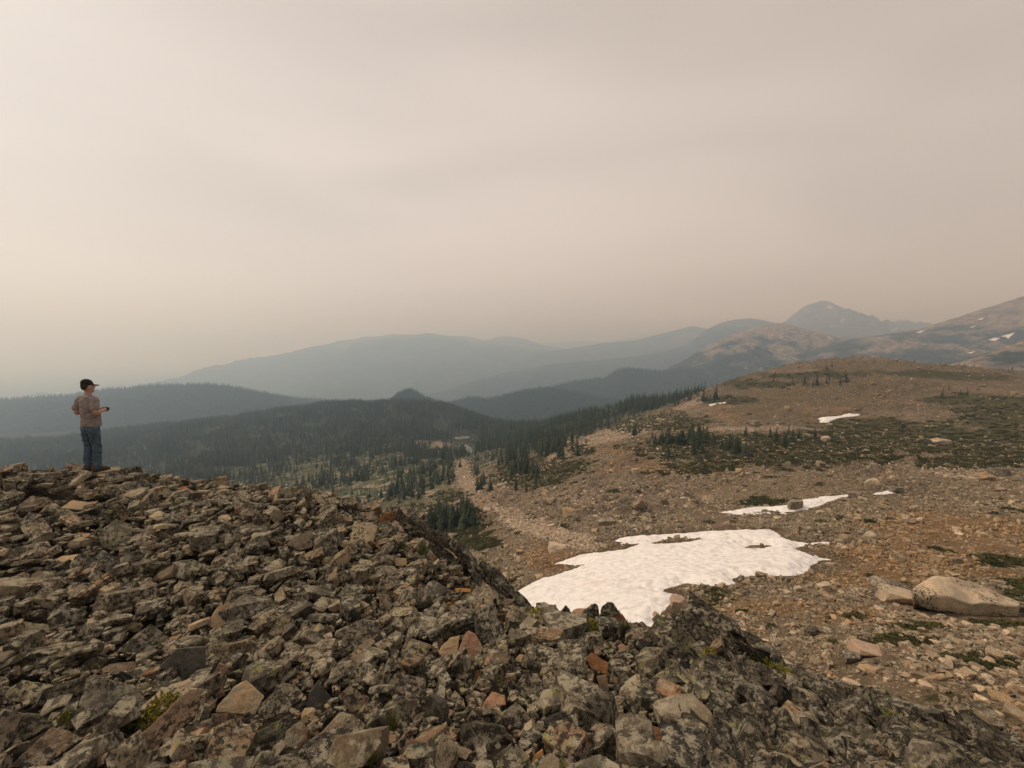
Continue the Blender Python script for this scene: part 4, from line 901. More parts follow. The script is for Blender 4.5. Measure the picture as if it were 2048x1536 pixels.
# ------------------------------------------------------------------ boulders and stones of the basin
def on_snow(x, y, m=0.25): return bil(wet, np.asarray(x, float), np.asarray(y, float)) > m
BKEEP = []
def boulder(px_, py_, w, h, mat, label, k=0, lift=.30, ry=.8, yaw=0.0, cat='boulder'):
    p = hit(px_, py_ + h * .35, ZF)[0]; d = p[1] * CA - p[2] * SA
    me = BOULD[k % len(BOULD)].copy(); me.materials.clear(); me.materials.append(mat)
    o = bpy.data.objects.new('boulder', me); link(o)
    W_ = w * d / F; Hh = h * d / F
    co = np.array([v.co for v in me.vertices]); ex = np.ptp(co, axis=0)
    o.scale = (W_ / ex[0], W_ * ry / ex[1], Hh * 1.25 / ex[2]); o.location = (p[0], p[1] + W_ * .15, p[2] + Hh * lift); o.rotation_euler = (0, 0, yaw)
    tag(o, label, cat, 'boulders standing out in the basin'); BKEEP.append((p[0], p[1], W_ * .6))
    return o
M_GRANITE_M = rock_mat('brown_granite', [(0.22, 0.18, 0.135), (0.20, 0.165, 0.125)], .3, .4, 0., 'obj', bump=.6, scale=.35)
BL = [
 (1803,1199,66,24,M_GRANITE,'low flat pale boulder left of the big white-grey boulder',3,.35),
 (1788,1183,60,26,M_GRANITE_D,'grey rounded boulder just behind the low flat pale one',4,.3),
 (1002,1167,30,26,M_GRANITE,'white angular boulder at the left tip of the snowfield',5,.35),
 (1356,1213,36,27,M_GRANITE_P,'pinkish boulder at the lower edge of the snowfield',6,.35),
 (1313,1234,14,13,M_GRANITE_P,'small pink stone below the pinkish boulder by the snow',7,.35),
 (1622,1112,15,11,M_GRANITE_D,'lone small boulder sitting on the right end of the snowfield',8,.5),
 (1592,1013,32,21,M_GRANITE_M,'grey cubic boulder interrupting the long thin snow band',9,.35),
 (1716,991,26,12,M_GRANITE_M,'dark boulder at the upper end of the thin snow band',10,.3),
 (1796,981,30,12,M_GRANITE_D,'dark low boulder at the end of the short snow strip',11,.3),
 (2000,946,32,17,M_GRANITE_D,'dark rounded boulder near the right edge of the slope',12,.3),
 (1649,1176,25,14,M_GRANITE,'pale boulder on the gravel below the snowfield',13,.4),
 (1596,1180,17,10,M_GRANITE,'small pale boulder left of the pale one below the snow',2,.4),
 (1741,1075,26,14,M_GRANITE,'pale boulder on rusty ground right of the snowfield',1,.4),
 (1744,968,26,14,M_GRANITE,'beige boulder above the short snow strip',0,.4),
 (1508,849,20,13,M_GRANITE_M,'dark upright boulder on the pale shelf of the slope',6,.4),
 (1271,947,20,15,M_GRANITE,'pale angular boulder on orange soil of the slope',5,.4),
 (1626,1264,26,18,M_DARK,'black rock among grey stones behind the pyramid outcrop',8,.4),
 (1742,1307,62,17,M_GRANITE_P,'long pinkish slab on the stony slope behind the striped slate',3,.3),
 (1706,1318,38,16,M_GRANITE_D,'grey slab touching the long pinkish slab',9,.3),
 (1843,1280,15,10,M_GRANITE,'small white stone below the big white-grey boulder',4,.4),
 (1888,886,34,12,M_GRANITE,'long white boulder on the green right-hand slope',7,.35),
 (1652,879,18,10,M_GRANITE,'white boulder in the heather below the small snow patch',1,.4),
 (1110,1098,40,14,M_GRANITE,'pale flat stone lying on rusty gravel left of the snowfield',12,.3),
 (1210,1046,34,14,M_GRANITE_M,'brown rock above the upper left edge of the snowfield',2,.3),
]
for i, (x, y, w, h, mt, lab, k, lf) in enumerate(BL): boulder(x, y, w, h, mt, lab, k, lf, yaw=(i * 1.7) % 1.2 - .6)
# the big white-grey boulder: traced outline with real depth
def big_boulder():
    X = [350, 430, 520, 700, 950, 1130, 1250, 1400, 1600, 1750, 1930, 1985]
    TOP = [600, 520, 468, 416, 430, 488, 528, 566, 640, 735, 778, 790]; EDGE = [650, 705, 745, 702, 722, 790, 830, 802, 812, 842, 850, 805]; BOT = [690, 770, 850, 900, 905, 975, 975, 1020, 1035, 1030, 1010, 900]
    q = lambda x, y: (1780 + x / 7.64, 1100 + y / 7.64)
    p0 = hit(1930, 1232, ZF)[0]; d = p0[1] * CA - p0[2] * SA; c0 = P(1930, 1200, d); vh = Vector((c0[0], c0[1], 0)).normalized(); c0 = Vector(c0)
    bm = bmesh.new(); rows = [[], [], [], [], []]; n_ = len(X)
    for i, x in enumerate(X):
        w = math.sin(math.pi * (i + .6) / (n_ + .2)) ** .6
        t = Vector(P(*q(x, TOP[i]), d)); e = Vector(P(*q(x, EDGE[i]), d)); b0 = Vector(P(*q(x, BOT[i]), d))
        t = t * (1 + 1.0 * w / d); b0 = b0 * (1 + .22 * w / d)
        back = t + vh * .9 * w - Vector((0, 0, .25 * w)); foot = back + vh * .3 - Vector((0, 0, 1.3))
        for r_, v in zip(rows, (b0 - Vector((0, 0, .12)), e, t, back, foot)): r_.append(bm.verts.new(v - c0))
    for a_, b_ in zip(rows[:-1], rows[1:]):
        for i in range(n_ - 1): bm.faces.new((a_[i], a_[i + 1], b_[i + 1], b_[i]))
    for k in (0, n_ - 1): bm.faces.new([r_[k] for r_ in rows])
    for i in range(n_ - 1): bm.faces.new((rows[4][i], rows[4][i + 1], rows[0][i + 1], rows[0][i]))
    refine(bm, 400, 0.05, 3, 0.035, 1.3, .05, .14)
    me = bpy.data.meshes.new('boulder'); bm.to_mesh(me); bm.free(); sharp(me, 26); me.materials.append(M_GRANITE)
    o = bpy.data.objects.new('boulder', me); o.location = c0; link(o)
    tag(o, 'biggest boulder, long white-grey granite block lying on the right of the basin', 'boulder', 'boulders standing out in the basin')
    BKEEP.append((c0[0] + vh.x * .7, c0[1] + vh.y * .7, 2.0))
big_boulder()

bx_, by_, bs_ = [], [], []
def stones(s0, s1, dens, f_min=1.3):
    """real stones of one size class per square metre, as far out as they can still be made out"""
    rmax = min(s1 * 430 / f_min, 420.0); rmin = 5.0; a = math.radians(62)
    area = a * (rmax ** 2 - rmin ** 2); n_ = int(area * dens)
    r = np.sqrt(rng.uniform(rmin ** 2, rmax ** 2, n_)); t = rng.uniform(-a, a, n_)
    x, y = np.sin(t) * r, np.cos(t) * r; s = s0 * (s1 / s0) ** rng.random(n_) ** 1.5
    z = H(x, y); qx, qy, qd = proj(x, y, z)
    pl = bil(pale, x, y); gr = bil(green, x, y); fo = bil(forest, x, y); cl = fbm(x / 9, y / 9, 91, 3)
    prob = np.clip(.45 + .8 * pl + .6 * cl, .04, 1) * (1 - .72 * gr) * (1 - .55 * fo * (1 - .7 * pl)) * (1 - .65 * bil(olive, x, y))
    ok = (rng.random(n_) < prob) & ~on_snow(x, y, -.1) & (qx > -250) & (qx < 2300) & (s * F / qd > 2.0)
    ok &= ~((s > .38) & (r < 24))
    # hidden behind the near ridge
    ins = (x > TX0) & (x < TX1) & (y < TY1); ok &= ~(ins & (T(np.clip(x, TX0, TX1), np.clip(y, TY0, TY1)) > z + .05))
    ok &= ~((qy > np.interp(qx, [0, 400, 760, 860, 1020, 1310, 1390, 2048], [975, 990, 1045, 1090, 1230, 1290, 1290, 1500]) + 25))
    ok &= (qx > 650) | (qy < 985)
    for (kx, ky, kr) in BKEEP: ok &= np.hypot(x - kx, y - ky) > kr + s * .4
    bx_.append(x[ok]); by_.append(y[ok]); bs_.append(s[ok])
stones(.05, .10, 75.0, 1.3); stones(.10, .20, 34.0); stones(.20, .42, 8.0); stones(.42, .9, .60); stones(.9, 2.2, .022)
bx_ = np.concatenate(bx_); by_ = np.concatenate(by_); bs_ = np.concatenate(bs_); nb = len(bx_)
bl = np.stack([bx_, by_, H(bx_, by_) + bs_ * .12], 1)
bM = rotmats(rng.uniform(0, 6.28, nb), np.abs(rng.normal(0, .3, nb)), rng.uniform(0, 6.28, nb))
bS = bs_[:, None] * rng.uniform(.75, 1.2, (nb, 3))
qx, qy, qd = proj(*bl.T); sc_ = np.where((qx > 0) & (qx < 2048) & (qy < 1500), bs_ / qd, 0)
btop = np.argsort(-sc_)[:300]; isb = np.zeros(nb, bool); isb[btop] = True
BO = [me.copy() for me in BOULD]
M_GR_OBJ = rock_mat('basin_stone', [(0.13, 0.10, 0.07), (0.29, 0.22, 0.145), (0.42, 0.325, 0.225), (0.19, 0.14, 0.088), (0.35, 0.24, 0.135), (0.24, 0.185, 0.13), (0.52, 0.41, 0.29), (0.30, 0.235, 0.165)], .35, .3, 0.0, 'obj', bump=.5, scale=.45)
for me in BO: me.materials.clear(); me.materials.append(M_GR_OBJ)
for i in btop:
    o = bpy.data.objects.new('stone', BO[rng.integers(len(BO))]); link(o, hill)
    Mm = Matrix(bM[i].tolist()).to_4x4() @ Matrix.Diagonal(Vector((*bS[i], 1.0))); Mm.translation = Vector(bl[i]); o.matrix_local = Mm
rest = np.nonzero(~isb)[0]
zr = bil(rust, bl[rest, 0], bl[rest, 1]) + .35 * fbm(bl[rest, 0] / 12, bl[rest, 1] / 12, 133, 3) + rng.normal(0, .18, len(rest)); zg = bil(pale, bl[rest, 0], bl[rest, 1]) + rng.normal(0, .2, len(rest))
kind_ = np.where(zg > .5, 1, np.where(zr > .45, 2, 0))
def stone_protos(mt):
    out = []
    for v, f in RND:
        me = bpy.data.meshes.new('stone'); me.from_pydata(v.tolist(), [], f.tolist()); me.materials.append(mt); out.append(bpy.data.objects.new('stone', me))
    return out
for q, (lab, tones) in enumerate((('grey-brown rubble strewn over the basin', [(0.09, 0.075, 0.053), (0.20, 0.162, 0.112), (0.30, 0.243, 0.17), (0.14, 0.115, 0.08), (0.24, 0.188, 0.124), (0.16, 0.135, 0.10), (0.40, 0.325, 0.23)]),
                                  ('pale pinkish stones filling the gully', [(0.28, 0.22, 0.165), (0.42, 0.335, 0.25), (0.35, 0.275, 0.205), (0.52, 0.42, 0.32)]),
                                  ('rusty brown stones around the snow', [(0.15, 0.095, 0.05), (0.26, 0.165, 0.08), (0.34, 0.23, 0.125), (0.20, 0.125, 0.062), (0.38, 0.28, 0.175)]))):
    w_ = rest[kind_ == q]
    stone_cloud('scree', lab, bl[w_], bM[w_], bS[w_], stone_protos(rock_mat('scree_stone', tones, .3, .3, 0., 'obj', bump=.5, scale=.45)), hill)

print('basin stones', nb)

# ------------------------------------------------------------------ conifers
def leaf_mat(name, a, b_, sc=3.0):
    m, nt, b = new_mat(name, 0.85, 0.15)
    pos = nd(nt, 'NewGeometry').outputs['Position']; r = nd(nt, 'ObjectInfo').outputs['Random']
    f = math_(nt, 'ADD', math_(nt, 'MULTIPLY', noi(nt, pos, sc, 4.0, .6), .7), math_(nt, 'MULTIPLY', r, .35))
    nt.links.new(mixc(nt, ramp01(nt, f, .3, .8), a, b_), b.inputs['Base Color'])
    return m
M_NEEDLE = leaf_mat('fir_needles', (0.022, 0.034, 0.019), (0.062, 0.080, 0.042), 1.5)
M_BARK, _, bb = new_mat('bark', .95, .1); bb.inputs['Base Color'].default_value = (0.06, 0.045, 0.033, 1)
def fir(seed, layers, per, fine):
    """unit-height fir: returns trunk (v,f), crown (v,f)"""
    rg = random.Random(seed); tv, tf, cv, cf = [], [], [], []
    ns = 6
    for h, r in ((-.04, .026), (.3, .018), (.7, .009), (1.0, .002)):
        for k in range(ns): tv.append((math.cos(k * 6.283 / ns) * r, math.sin(k * 6.283 / ns) * r, h))
    for a in range(3):
        for k in range(ns):
            p0 = a * ns + k; p1 = a * ns + (k + 1) % ns; tf += [(p0, p1, p1 + ns), (p0, p1 + ns, p0 + ns)]
    R0 = rg.uniform(.15, .22)
    for L in range(layers):
        h = .05 + .95 * (L / layers) ** .92
        rad = R0 * (1 - h) ** .8 * rg.uniform(.75, 1.2) + .012
        nb_ = max(4, int(per * (1 - .5 * h)))
        for k in range(nb_):
            a = k * 6.283 / nb_ + rg.uniform(-.4, .4) + L * 1.3; r = rad * rg.uniform(.55, 1.2)
            if rg.random() < .07: continue
            dr = rg.uniform(.15, .55) * r; w = r * rg.uniform(.28, .45)
            c, s = math.cos(a), math.sin(a); z0 = h + rg.uniform(-.012, .012)
            def pt(u, v, z): return (c * u - s * v, s * u + c * v, z)
            i0 = len(cv)
            cv += [pt(0, 0, z0 + .014), pt(r * .55, w, z0 - dr * .55), pt(r, 0, z0 - dr * .8), pt(r * .55, -w, z0 - dr * .55), pt(r * .5, 0, z0 - dr * .25 + .016)]
            cf += [(i0, i0 + 1, i0 + 4), (i0 + 1, i0 + 2, i0 + 4), (i0 + 2, i0 + 3, i0 + 4), (i0 + 3, i0, i0 + 4)]
            if fine:
                for _ in range(2):
                    u = rg.uniform(.35, .9) * r; v = rg.uniform(-w, w); j0 = len(cv); e = r * .22
                    cv += [pt(u, v, z0 - dr * u / r + .005), pt(u + e, v + e * rg.uniform(-.8, .8), z0 - dr * u / r - e * .7), pt(u - e * .3, v + e * .7, z0 - dr * u / r - e * .5)]
                    cf.append((j0, j0 + 1, j0 + 2))
    i0 = len(cv); cv += [(.008, 0, .97), (-.006, .007, .97), (-.004, -.008, .97), (0, 0, 1.06)]; cf += [(i0, i0 + 1, i0 + 3), (i0 + 1, i0 + 2, i0 + 3), (i0 + 2, i0, i0 + 3)]
    return (np.array(tv), np.array(tf)), (np.array(cv), np.array(cf))
def plain_mesh(name, v, f, mats):
    me = bpy.data.meshes.new(name); me.from_pydata([tuple(map(float, q)) for q in v], [], [tuple(map(int, q)) for q in f])
    for m_ in mats: me.materials.append(m_)
    return me
FIRS = []
for i in range(7):
    (tv, tf), (cv, cf) = fir(60 + i, 17, 9, True)
    FIRS.append((plain_mesh('trunk', tv, tf, [M_BARK]), plain_mesh('crown', cv, cf, [M_NEEDLE])))
# candidates: wooded valley, slope clumps
cand = []
def hills_density(x, y):
    return bil(forest, x, y)
n_ = 150000; a = math.radians(60)
r = np.sqrt(rng.uniform(110 ** 2, 830 ** 2, n_)); t = rng.uniform(-a, math.radians(35), n_)
x, y = np.sin(t) * r, np.cos(t) * r; z = H(x, y); qx, qy, qd = proj(x, y, z)
clump = fbm(x / 28, y / 28, 71, 4, .6); open_ = bil(pale, x, y)
dens = np.clip(.42 + .95 * clump + .50 * (1 - bil(openw, x, y)), 0.05, 1.1) * bil(forest, x, y) * (1 - .85 * open_)
dens *= np.where((np.hypot((qx - 920) / 40, (qy - 886) / 20) < 1), .25, 1)
ok = (rng.random(n_) < dens * .5) & ~on_snow(x, y, -2.0) & (qx > -420)
ok &= (qx > 560) | (qy < 1000)
hgt = rng.uniform(2.6, 6.8, n_) * (0.8 + .35 * np.clip(clump, -.5, 1)) * np.interp(r, [110, 300], [.75, 1.1])
cand.append(np.stack([x[ok], y[ok], z[ok], hgt[ok]], 1))
CLUMPS = [  # photo x, y, spread x, y, count, height range (m), phrase
 (890,1052,26,16,24,3.0,5.6,'in the dense fir clump below the jagged outcrop edge'),
 (935,1052,14,10,12,3.0,5.2,'in the fir clump below the jagged outcrop edge'),
 (862,1046,14,10,8,2.4,4.2,'at the left of the fir clump below the outcrop edge'),
 (1378,884,26,11,26,2.2,4.6,'in the dark krummholz clump on the middle of the slope'),
 (1330,882,18,8,10,2.0,3.6,'left of the krummholz clump on the slope'),
 (1275,868,10,6,9,2.2,3.8,'in the small clump above the krummholz clump'),
 (1175,858,22,12,22,3.2,5.4,'on the left edge of the stony slope'),
 (1105,905,26,14,26,3.2,5.4,'along the lower left edge of the stony slope'),
 (1040,938,26,12,18,3.0,5.2,'above the pale gully on the slope edge'),
 (968,978,9,9,6,3.0,4.6,'in the pair of trees beside the pale gully'),
 (1075,955,9,6,3,2.6,4.2,'on the green bank right of the pale gully'),
 (1045,975,25,10,6,1.8,3.2,'on the lower green bank right of the pale gully'),
 (1340,915,5,4,2,2.5,3.4,'standing alone on the rocky step of the slope'),
 (1465,905,24,8,5,2.2,3.8,'in the heather below the pale shelf'),
 (1500,868,30,8,4,1.8,3.0,'in the heather just under the pale shelf'),
 (1565,893,16,8,5,2.2,3.8,'in the heather right of the slope middle'),
 (1600,880,40,8,5,1.8,3.0,'scattered on the green band of the slope'),
 (1620,768,20,8,7,2.2,4.0,'on the brown knoll top, in the middle group'),
 (1665,738,12,3,4,1.7,3.1,'on the left shoulder of the brown knoll'),
 (1690,762,26,8,6,2.5,4.4,'on the green cap of the brown knoll'),
 (1560,765,40,10,7,2.0,3.6,'on the left flank of the brown knoll'),
 (1770,726,40,3,6,1.1,2.4,'along the skyline of the brown knoll'),
 (1925,733,26,3,5,1.3,2.5,'along the right skyline of the brown knoll'),
 (2018,740,14,4,3,1.7,3.0,'at the right end of the knoll skyline'),
 (1905,790,26,8,5,2.2,3.4,'on the right flank of the brown knoll'),
 (1410,801,26,5,12,3.0,5.2,'where the knoll shoulder meets the valley forest'),
]
who = np.full(len(cand[0]), -1)
for ci, (cx, cy, sx, sy, k, h0, h1, ph) in enumerate(CLUMPS):
    ux = cx + rng.normal(0, sx * .8, k); uy = cy + rng.normal(0, sy * .7, k)
    w_ = hit(ux, uy, ZF); good = np.hypot(w_[:, 0], w_[:, 1]) < 330
    w_ = w_[good]; cand.append(np.stack([w_[:, 0], w_[:, 1], H(w_[:, 0], w_[:, 1]), rng.uniform(h0, h1, len(w_))], 1)); who = np.concatenate([who, np.full(len(w_), ci)])
TR = np.concatenate(cand); qx, qy, qd = proj(TR[:, 0], TR[:, 1], TR[:, 2])
# lines of sight over the near ridge
lim = np.interp(qx, [0, 200, 400, 560, 760, 850, 940], [938, 938, 955, 985, 1005, 1055, 1105])
seen = (qx > -5) & (qx < 2053) & (proj(TR[:, 0], TR[:, 1], TR[:, 2] + TR[:, 3])[1] < lim - 4)
sc_ = np.where(seen, TR[:, 3] / qd, 0) + np.where(who >= 0, .004, 0)
order = np.argsort(-sc_); ttop = order[:300]; trest = order[300:]
ORD = ['first', 'second', 'third', 'fourth', 'fifth', 'sixth', 'seventh', 'eighth', 'ninth', 'tenth', 'eleventh', 'twelfth']
bucket = {}
for i in ttop: bucket.setdefault(int(who[i]), []).append(i)
def tree(i, label, group):
    x, y, z, h = TR[i]; e = empty('fir_tree', (x, y, z), float(rng.uniform(0, 6.28))); w = h * float(rng.uniform(1.0, 1.55)) * (1.25 if who[i] in (3, 4, 5, 13, 14, 15) else 1.0); e.scale = (w, w, h)
    tm, cm = FIRS[int(rng.integers(len(FIRS)))]
    link(bpy.data.objects.new('trunk', tm), e); link(bpy.data.objects.new('crown', cm), e)
    tag(e, label, 'fir tree', group)
for ci, ids in bucket.items():
    if ci < 0:
        for i in ids:
            q = qx[i]
            reg = ('in the misty wood below the long wooded hill' if q < 560 else 'in the open wood just beyond the talus crest' if q < 760 else 'on the valley side left of the pale gully' if q < 920
                   else 'between the pale gully and the tarn' if q < 1100 else 'on the wooded shoulder beyond the stony slope')
            tree(i, 'dark fir ' + reg, 'firs ' + reg)
        continue
    ph = CLUMPS[ci][7]; ids = sorted(ids, key=lambda q: qx[q])
    for k, i in enumerate(ids):
        if len(ids) == 1: lab = 'dark small fir ' + ph
        elif len(ids) <= 12: lab = ORD[k] + ' fir from the left ' + ph
        else: lab = 'dark green fir ' + ph
        tree(i, lab, 'firs ' + ph)

# the rest of the forest: one mass of instances
def gn_forest(name, label, pts, protos, parent=None):
    me = bpy.data.meshes.new(name); me.vertices.add(len(pts)); me.vertices.foreach_set('co', np.ascontiguousarray(pts[:, :3], np.float32).ravel())
    for an, av in (('sc', pts[:, 3]), ('wd', pts[:, 3] * rng.uniform(1.05, 1.75, len(pts))), ('ry', rng.uniform(0, 6.28, len(pts)))):
        q = me.attributes.new(an, 'FLOAT', 'POINT'); q.data.foreach_set('value', np.ascontiguousarray(av, np.float32))
    q = me.attributes.new('vi', 'INT', 'POINT'); q.data.foreach_set('value', rng.integers(0, len(protos), len(pts)).astype(np.int32))
    o = link(bpy.data.objects.new(name, me), parent)
    g = bpy.data.node_groups.new(name, 'GeometryNodeTree')
    g.interface.new_socket('Geometry', in_out='INPUT', socket_type='NodeSocketGeometry'); g.interface.new_socket('Geometry', in_out='OUTPUT', socket_type='NodeSocketGeometry')
    N = g.nodes; Lk = g.links; gi = N.new('NodeGroupInput'); go = N.new('NodeGroupOutput')
    gi2 = N.new('GeometryNodeGeometryToInstance')
    for p_ in protos[::-1]:
        oi = N.new('GeometryNodeObjectInfo'); oi.inputs['Object'].default_value = p_; oi.transform_space = 'ORIGINAL'; oi.inputs['As Instance'].default_value = True
        Lk.new(oi.outputs['Geometry'], gi2.inputs[0])
    def at(n, t='FLOAT'):
        q = N.new('GeometryNodeInputNamedAttribute'); q.data_type = t; q.inputs['Name'].default_value = n; return q.outputs['Attribute']
    cs = N.new('ShaderNodeCombineXYZ'); Lk.new(at('wd'), cs.inputs[0]); Lk.new(at('wd'), cs.inputs[1]); Lk.new(at('sc'), cs.inputs[2])
    cr = N.new('ShaderNodeCombineXYZ'); Lk.new(at('ry'), cr.inputs[2]); er = N.new('FunctionNodeEulerToRotation'); Lk.new(cr.outputs[0], er.inputs[0])
    ip = N.new('GeometryNodeInstanceOnPoints'); Lk.new(gi.outputs[0], ip.inputs['Points']); Lk.new(gi2.outputs[0], ip.inputs['Instance'])
    ip.inputs['Pick Instance'].default_value = True; Lk.new(at('vi', 'INT'), ip.inputs['Instance Index'])
    Lk.new(er.outputs[0], ip.inputs['Rotation']); Lk.new(cs.outputs[0], ip.inputs['Scale']); Lk.new(ip.outputs[0], go.inputs[0])
    md = o.modifiers.new('trees', 'NODES'); md.node_group = g
    tag(o, label, kind='stuff'); return o
PROT = []
for i in range(5):
    (tv, tf), (cv, cf) = fir(160 + i, 11, 7, False)
    me = plain_mesh('far_fir', np.concatenate([tv, cv]), np.concatenate([tf, cf + len(tv)]), [M_NEEDLE]); PROT.append(bpy.data.objects.new('far_fir', me))
gn_forest('valley_forest', 'dense dark conifer forest covering the valley floor', TR[trest], PROT)
# woods on the hills beyond
hp = []
for key, nn, h0, h1 in (('left', 15000, 6, 11), ('cone', 2200, 6, 10), ('mid', 9000, 6, 11), ('mid2', 9000, 7, 12)):
    o_, vv, ff, C = RIDGE[key]
    f_ = ff[rng.integers(len(ff), size=nn)]; u, v = rng.random((nn, 1)), rng.random((nn, 1))
    p_ = (vv[f_[:, 0]] * (1 - u) + vv[f_[:, 1]] * u) * (1 - v) + (vv[f_[:, 3]] * (1 - u) + vv[f_[:, 2]] * u) * v
    qx, qy, qd = proj(*p_.T); k_ = (qx > -300) & (qx < 2300) & (p_[:, 2] > -240)
    hp.append(np.concatenate([p_[k_], rng.uniform(h0, h1, (k_.sum(), 1))], 1))
    nc = 900; t_ = rng.random(nc) * (len(C) - 1.01); i0 = t_.astype(int); fr = (t_ - i0)[:, None]; c_ = C[i0] * (1 - fr) + C[i0 + 1] * fr; c_[:, 1] -= rng.uniform(0, 25, nc); c_[:, 2] -= .8
    hp.append(np.concatenate([c_, rng.uniform(h0 * .8, h1, (nc, 1))], 1))
gn_forest('hill_forest', 'distant dark conifer woods on the hills beyond the valley', np.concatenate(hp), PROT)
# ------------------------------------------------------------------ low heather mats on the slope (ground cover)
def mound(seed, n, h, droop=.5, wide=.10, rad=.5):
    rg = random.Random(seed); v, f = [], []
    for _ in range(n):
        a = rg.uniform(0, 6.283); r = rad * math.sqrt(rg.random()); z = h * (1 - (r / rad) ** 2) * rg.uniform(.25, 1.1)
        c = Vector((r * math.cos(a), r * math.sin(a), z)); d = Vector((rg.gauss(0, 1), rg.gauss(0, 1), rg.gauss(.5, .6))).normalized(); s = d.cross(Vector((rg.gauss(0, 1), rg.gauss(0, 1), rg.gauss(0, 1)))).normalized()
        L = wide * rg.uniform(.6, 1.5); i = len(v); v += [c - s * L * .4, c + s * L * .4, c + d * L * 1.3]; f.append((i, i + 1, i + 2))
    return v, f
M_HEATH = leaf_mat('heather_leaves', (0.040, 0.042, 0.017), (0.098, 0.090, 0.034), 2.0)
MOUND = [bpy.data.objects.new('heather_mat', plain_mesh('heather_mat', *mound(i, 220, .20, wide=.12), [M_HEATH])) for i in range(4)]
n_ = 90000; a = math.radians(58); r = np.exp(rng.uniform(math.log(13), math.log(230), n_)); t = rng.uniform(-.4, a, n_)
x, y = np.sin(t) * r, np.cos(t) * r; g = bil(green, x, y); qx, qy, qd = proj(x, y, H(x, y))
cl = fbm(x / 6, y / 6, 123, 4, .6)
lim = np.interp(qx, [0, 760, 860, 1020, 1310, 1390, 2048], [900, 1000, 1060, 1190, 1240, 1240, 1440])
k = (rng.random(n_) < sstep(.25, .7, g + .5 * cl) * .6) & (qx > 650) & (qx < 2250) & ~on_snow(x, y, -1.0) & (qy < lim)
hs = np.stack([x[k], y[k], H(x[k], y[k]) - .03, rng.uniform(.18, .85, k.sum()) * np.interp(r[k], [13, 60], [.35, 1.25])], 1)
gn_forest('heather', 'dark green heather mats covering parts of the slope', hs, MOUND)

# ------------------------------------------------------------------ plants growing between the stones
M_CUSH = leaf_mat('cushion_leaves', (0.085, 0.095, 0.018), (0.25, 0.205, 0.035), 14.0)
M_GRASS = leaf_mat('grass_blades', (0.055, 0.070, 0.018), (0.13, 0.13, 0.035), 9.0)
CUSH = [plain_mesh('plant', *mound(40 + i, 420, .42, wide=.085), [M_CUSH]) for i in range(3)]
def tuft(seed, n=90):
    rg = random.Random(seed); v, f = [], []
    for _ in range(n):
        a = rg.uniform(0, 6.283); r = .28 * math.sqrt(rg.random()); L = rg.uniform(.35, 1.0); o = Vector((r * math.cos(a), r * math.sin(a), 0)); ln = Vector((rg.gauss(0, .35), rg.gauss(0, .35), 1)).normalized()
        s = ln.cross(Vector((rg.gauss(0, 1), rg.gauss(0, 1), 0))).normalized() * .022; i = len(v); b1 = o + ln * L * .6; tip = o + ln * L + Vector((ln.x, ln.y, -.25)) * L * .35
        v += [o - s, o + s, b1 + s * .7, b1 - s * .7, tip]; f += [(i, i + 1, i + 2), (i, i + 2, i + 3), (i + 3, i + 2, i + 4)]
    return v, f
TUFT = [plain_mesh('plant', *tuft(90 + i), [M_GRASS]) for i in range(3)]
PL = [(325,1418,74,0,.75,'cushion_plant','yellow-green cushion plant between the hump-backed rock and long brown slab'),
      (135,1432,30,0,.8,'cushion_plant','small yellow-green cushion left of the hump-backed rock'),
      (255,1450,46,1,.5,'grass_tuft','thin grass tuft below the hump-backed rock'),
      (1535,1318,62,0,.45,'cushion_plant','upper yellow moss cushion on the pyramid outcrop'),
      (1562,1342,56,0,.45,'cushion_plant','lower yellow moss cushion on the pyramid outcrop'),
      (1416,1302,36,0,.5,'cushion_plant','little yellow cushion on the face of the pyramid outcrop'),
      (1078,1228,56,0,.4,'cushion_plant','green moss cushion on the rim left of the pointed fins'),
      (1182,1248,34,0,.6,'cushion_plant','moss cushion at the foot of the pointed fins'),
      (785,1450,34,1,.9,'grass_tuft','sparse green tuft beside the broad grey slab'),
      (742,1520,30,1,.8,'grass_tuft','grass tuft at the bottom edge of the talus'),
      (845,1106,30,1,.8,'grass_tuft','grass tuft below the rusty ridge outcrop'),
      (805,1096,26,1,.7,'grass_tuft','small tuft left of the one below the rusty outcrop'),
      (1252,1262,30,1,.8,'grass_tuft','faint tuft right of the pointed fins'),
      (1775,1428,40,0,.4,'cushion_plant','dull moss patch on the striped slate bedrock')]
BV = None
def cast(px_, py_):
    """first stone of the near ridge met along a line of sight"""
    dg = bpy.context.evaluated_depsgraph_get()
    d = Vector(ray(px_, py_)).normalized(); ok, loc, nor, _, ob, _ = SC.ray_cast(dg, d * .3, d, distance=30)
    return loc if ok else Vector(thit(px_, py_))
haze_o = bpy.data.objects['haze']; haze_o.hide_viewport = True
bpy.context.view_layer.update()
anchor = [cast(p[0], p[1]) for p in PL]
for i, ((x, y, w, k, hh, nm, lab), a) in enumerate(zip(PL, anchor)):
    if (a - Vector(thit(x, y))).length > 2.0: a = Vector(thit(x, y)) + Vector((0, 0, .08))
    d = a.y * CA - a.z * SA; s = w * d / F
    o = bpy.data.objects.new(nm, (CUSH if k == 0 else TUFT)[i % 3]); o.location = a - Vector((0, 0, .15 * s)); o.scale = (s, s, s * hh * 1.5); o.rotation_euler = (0, 0, i * 1.1); link(o)
    tag(o, lab, 'plant', 'plants rooted between the stones')

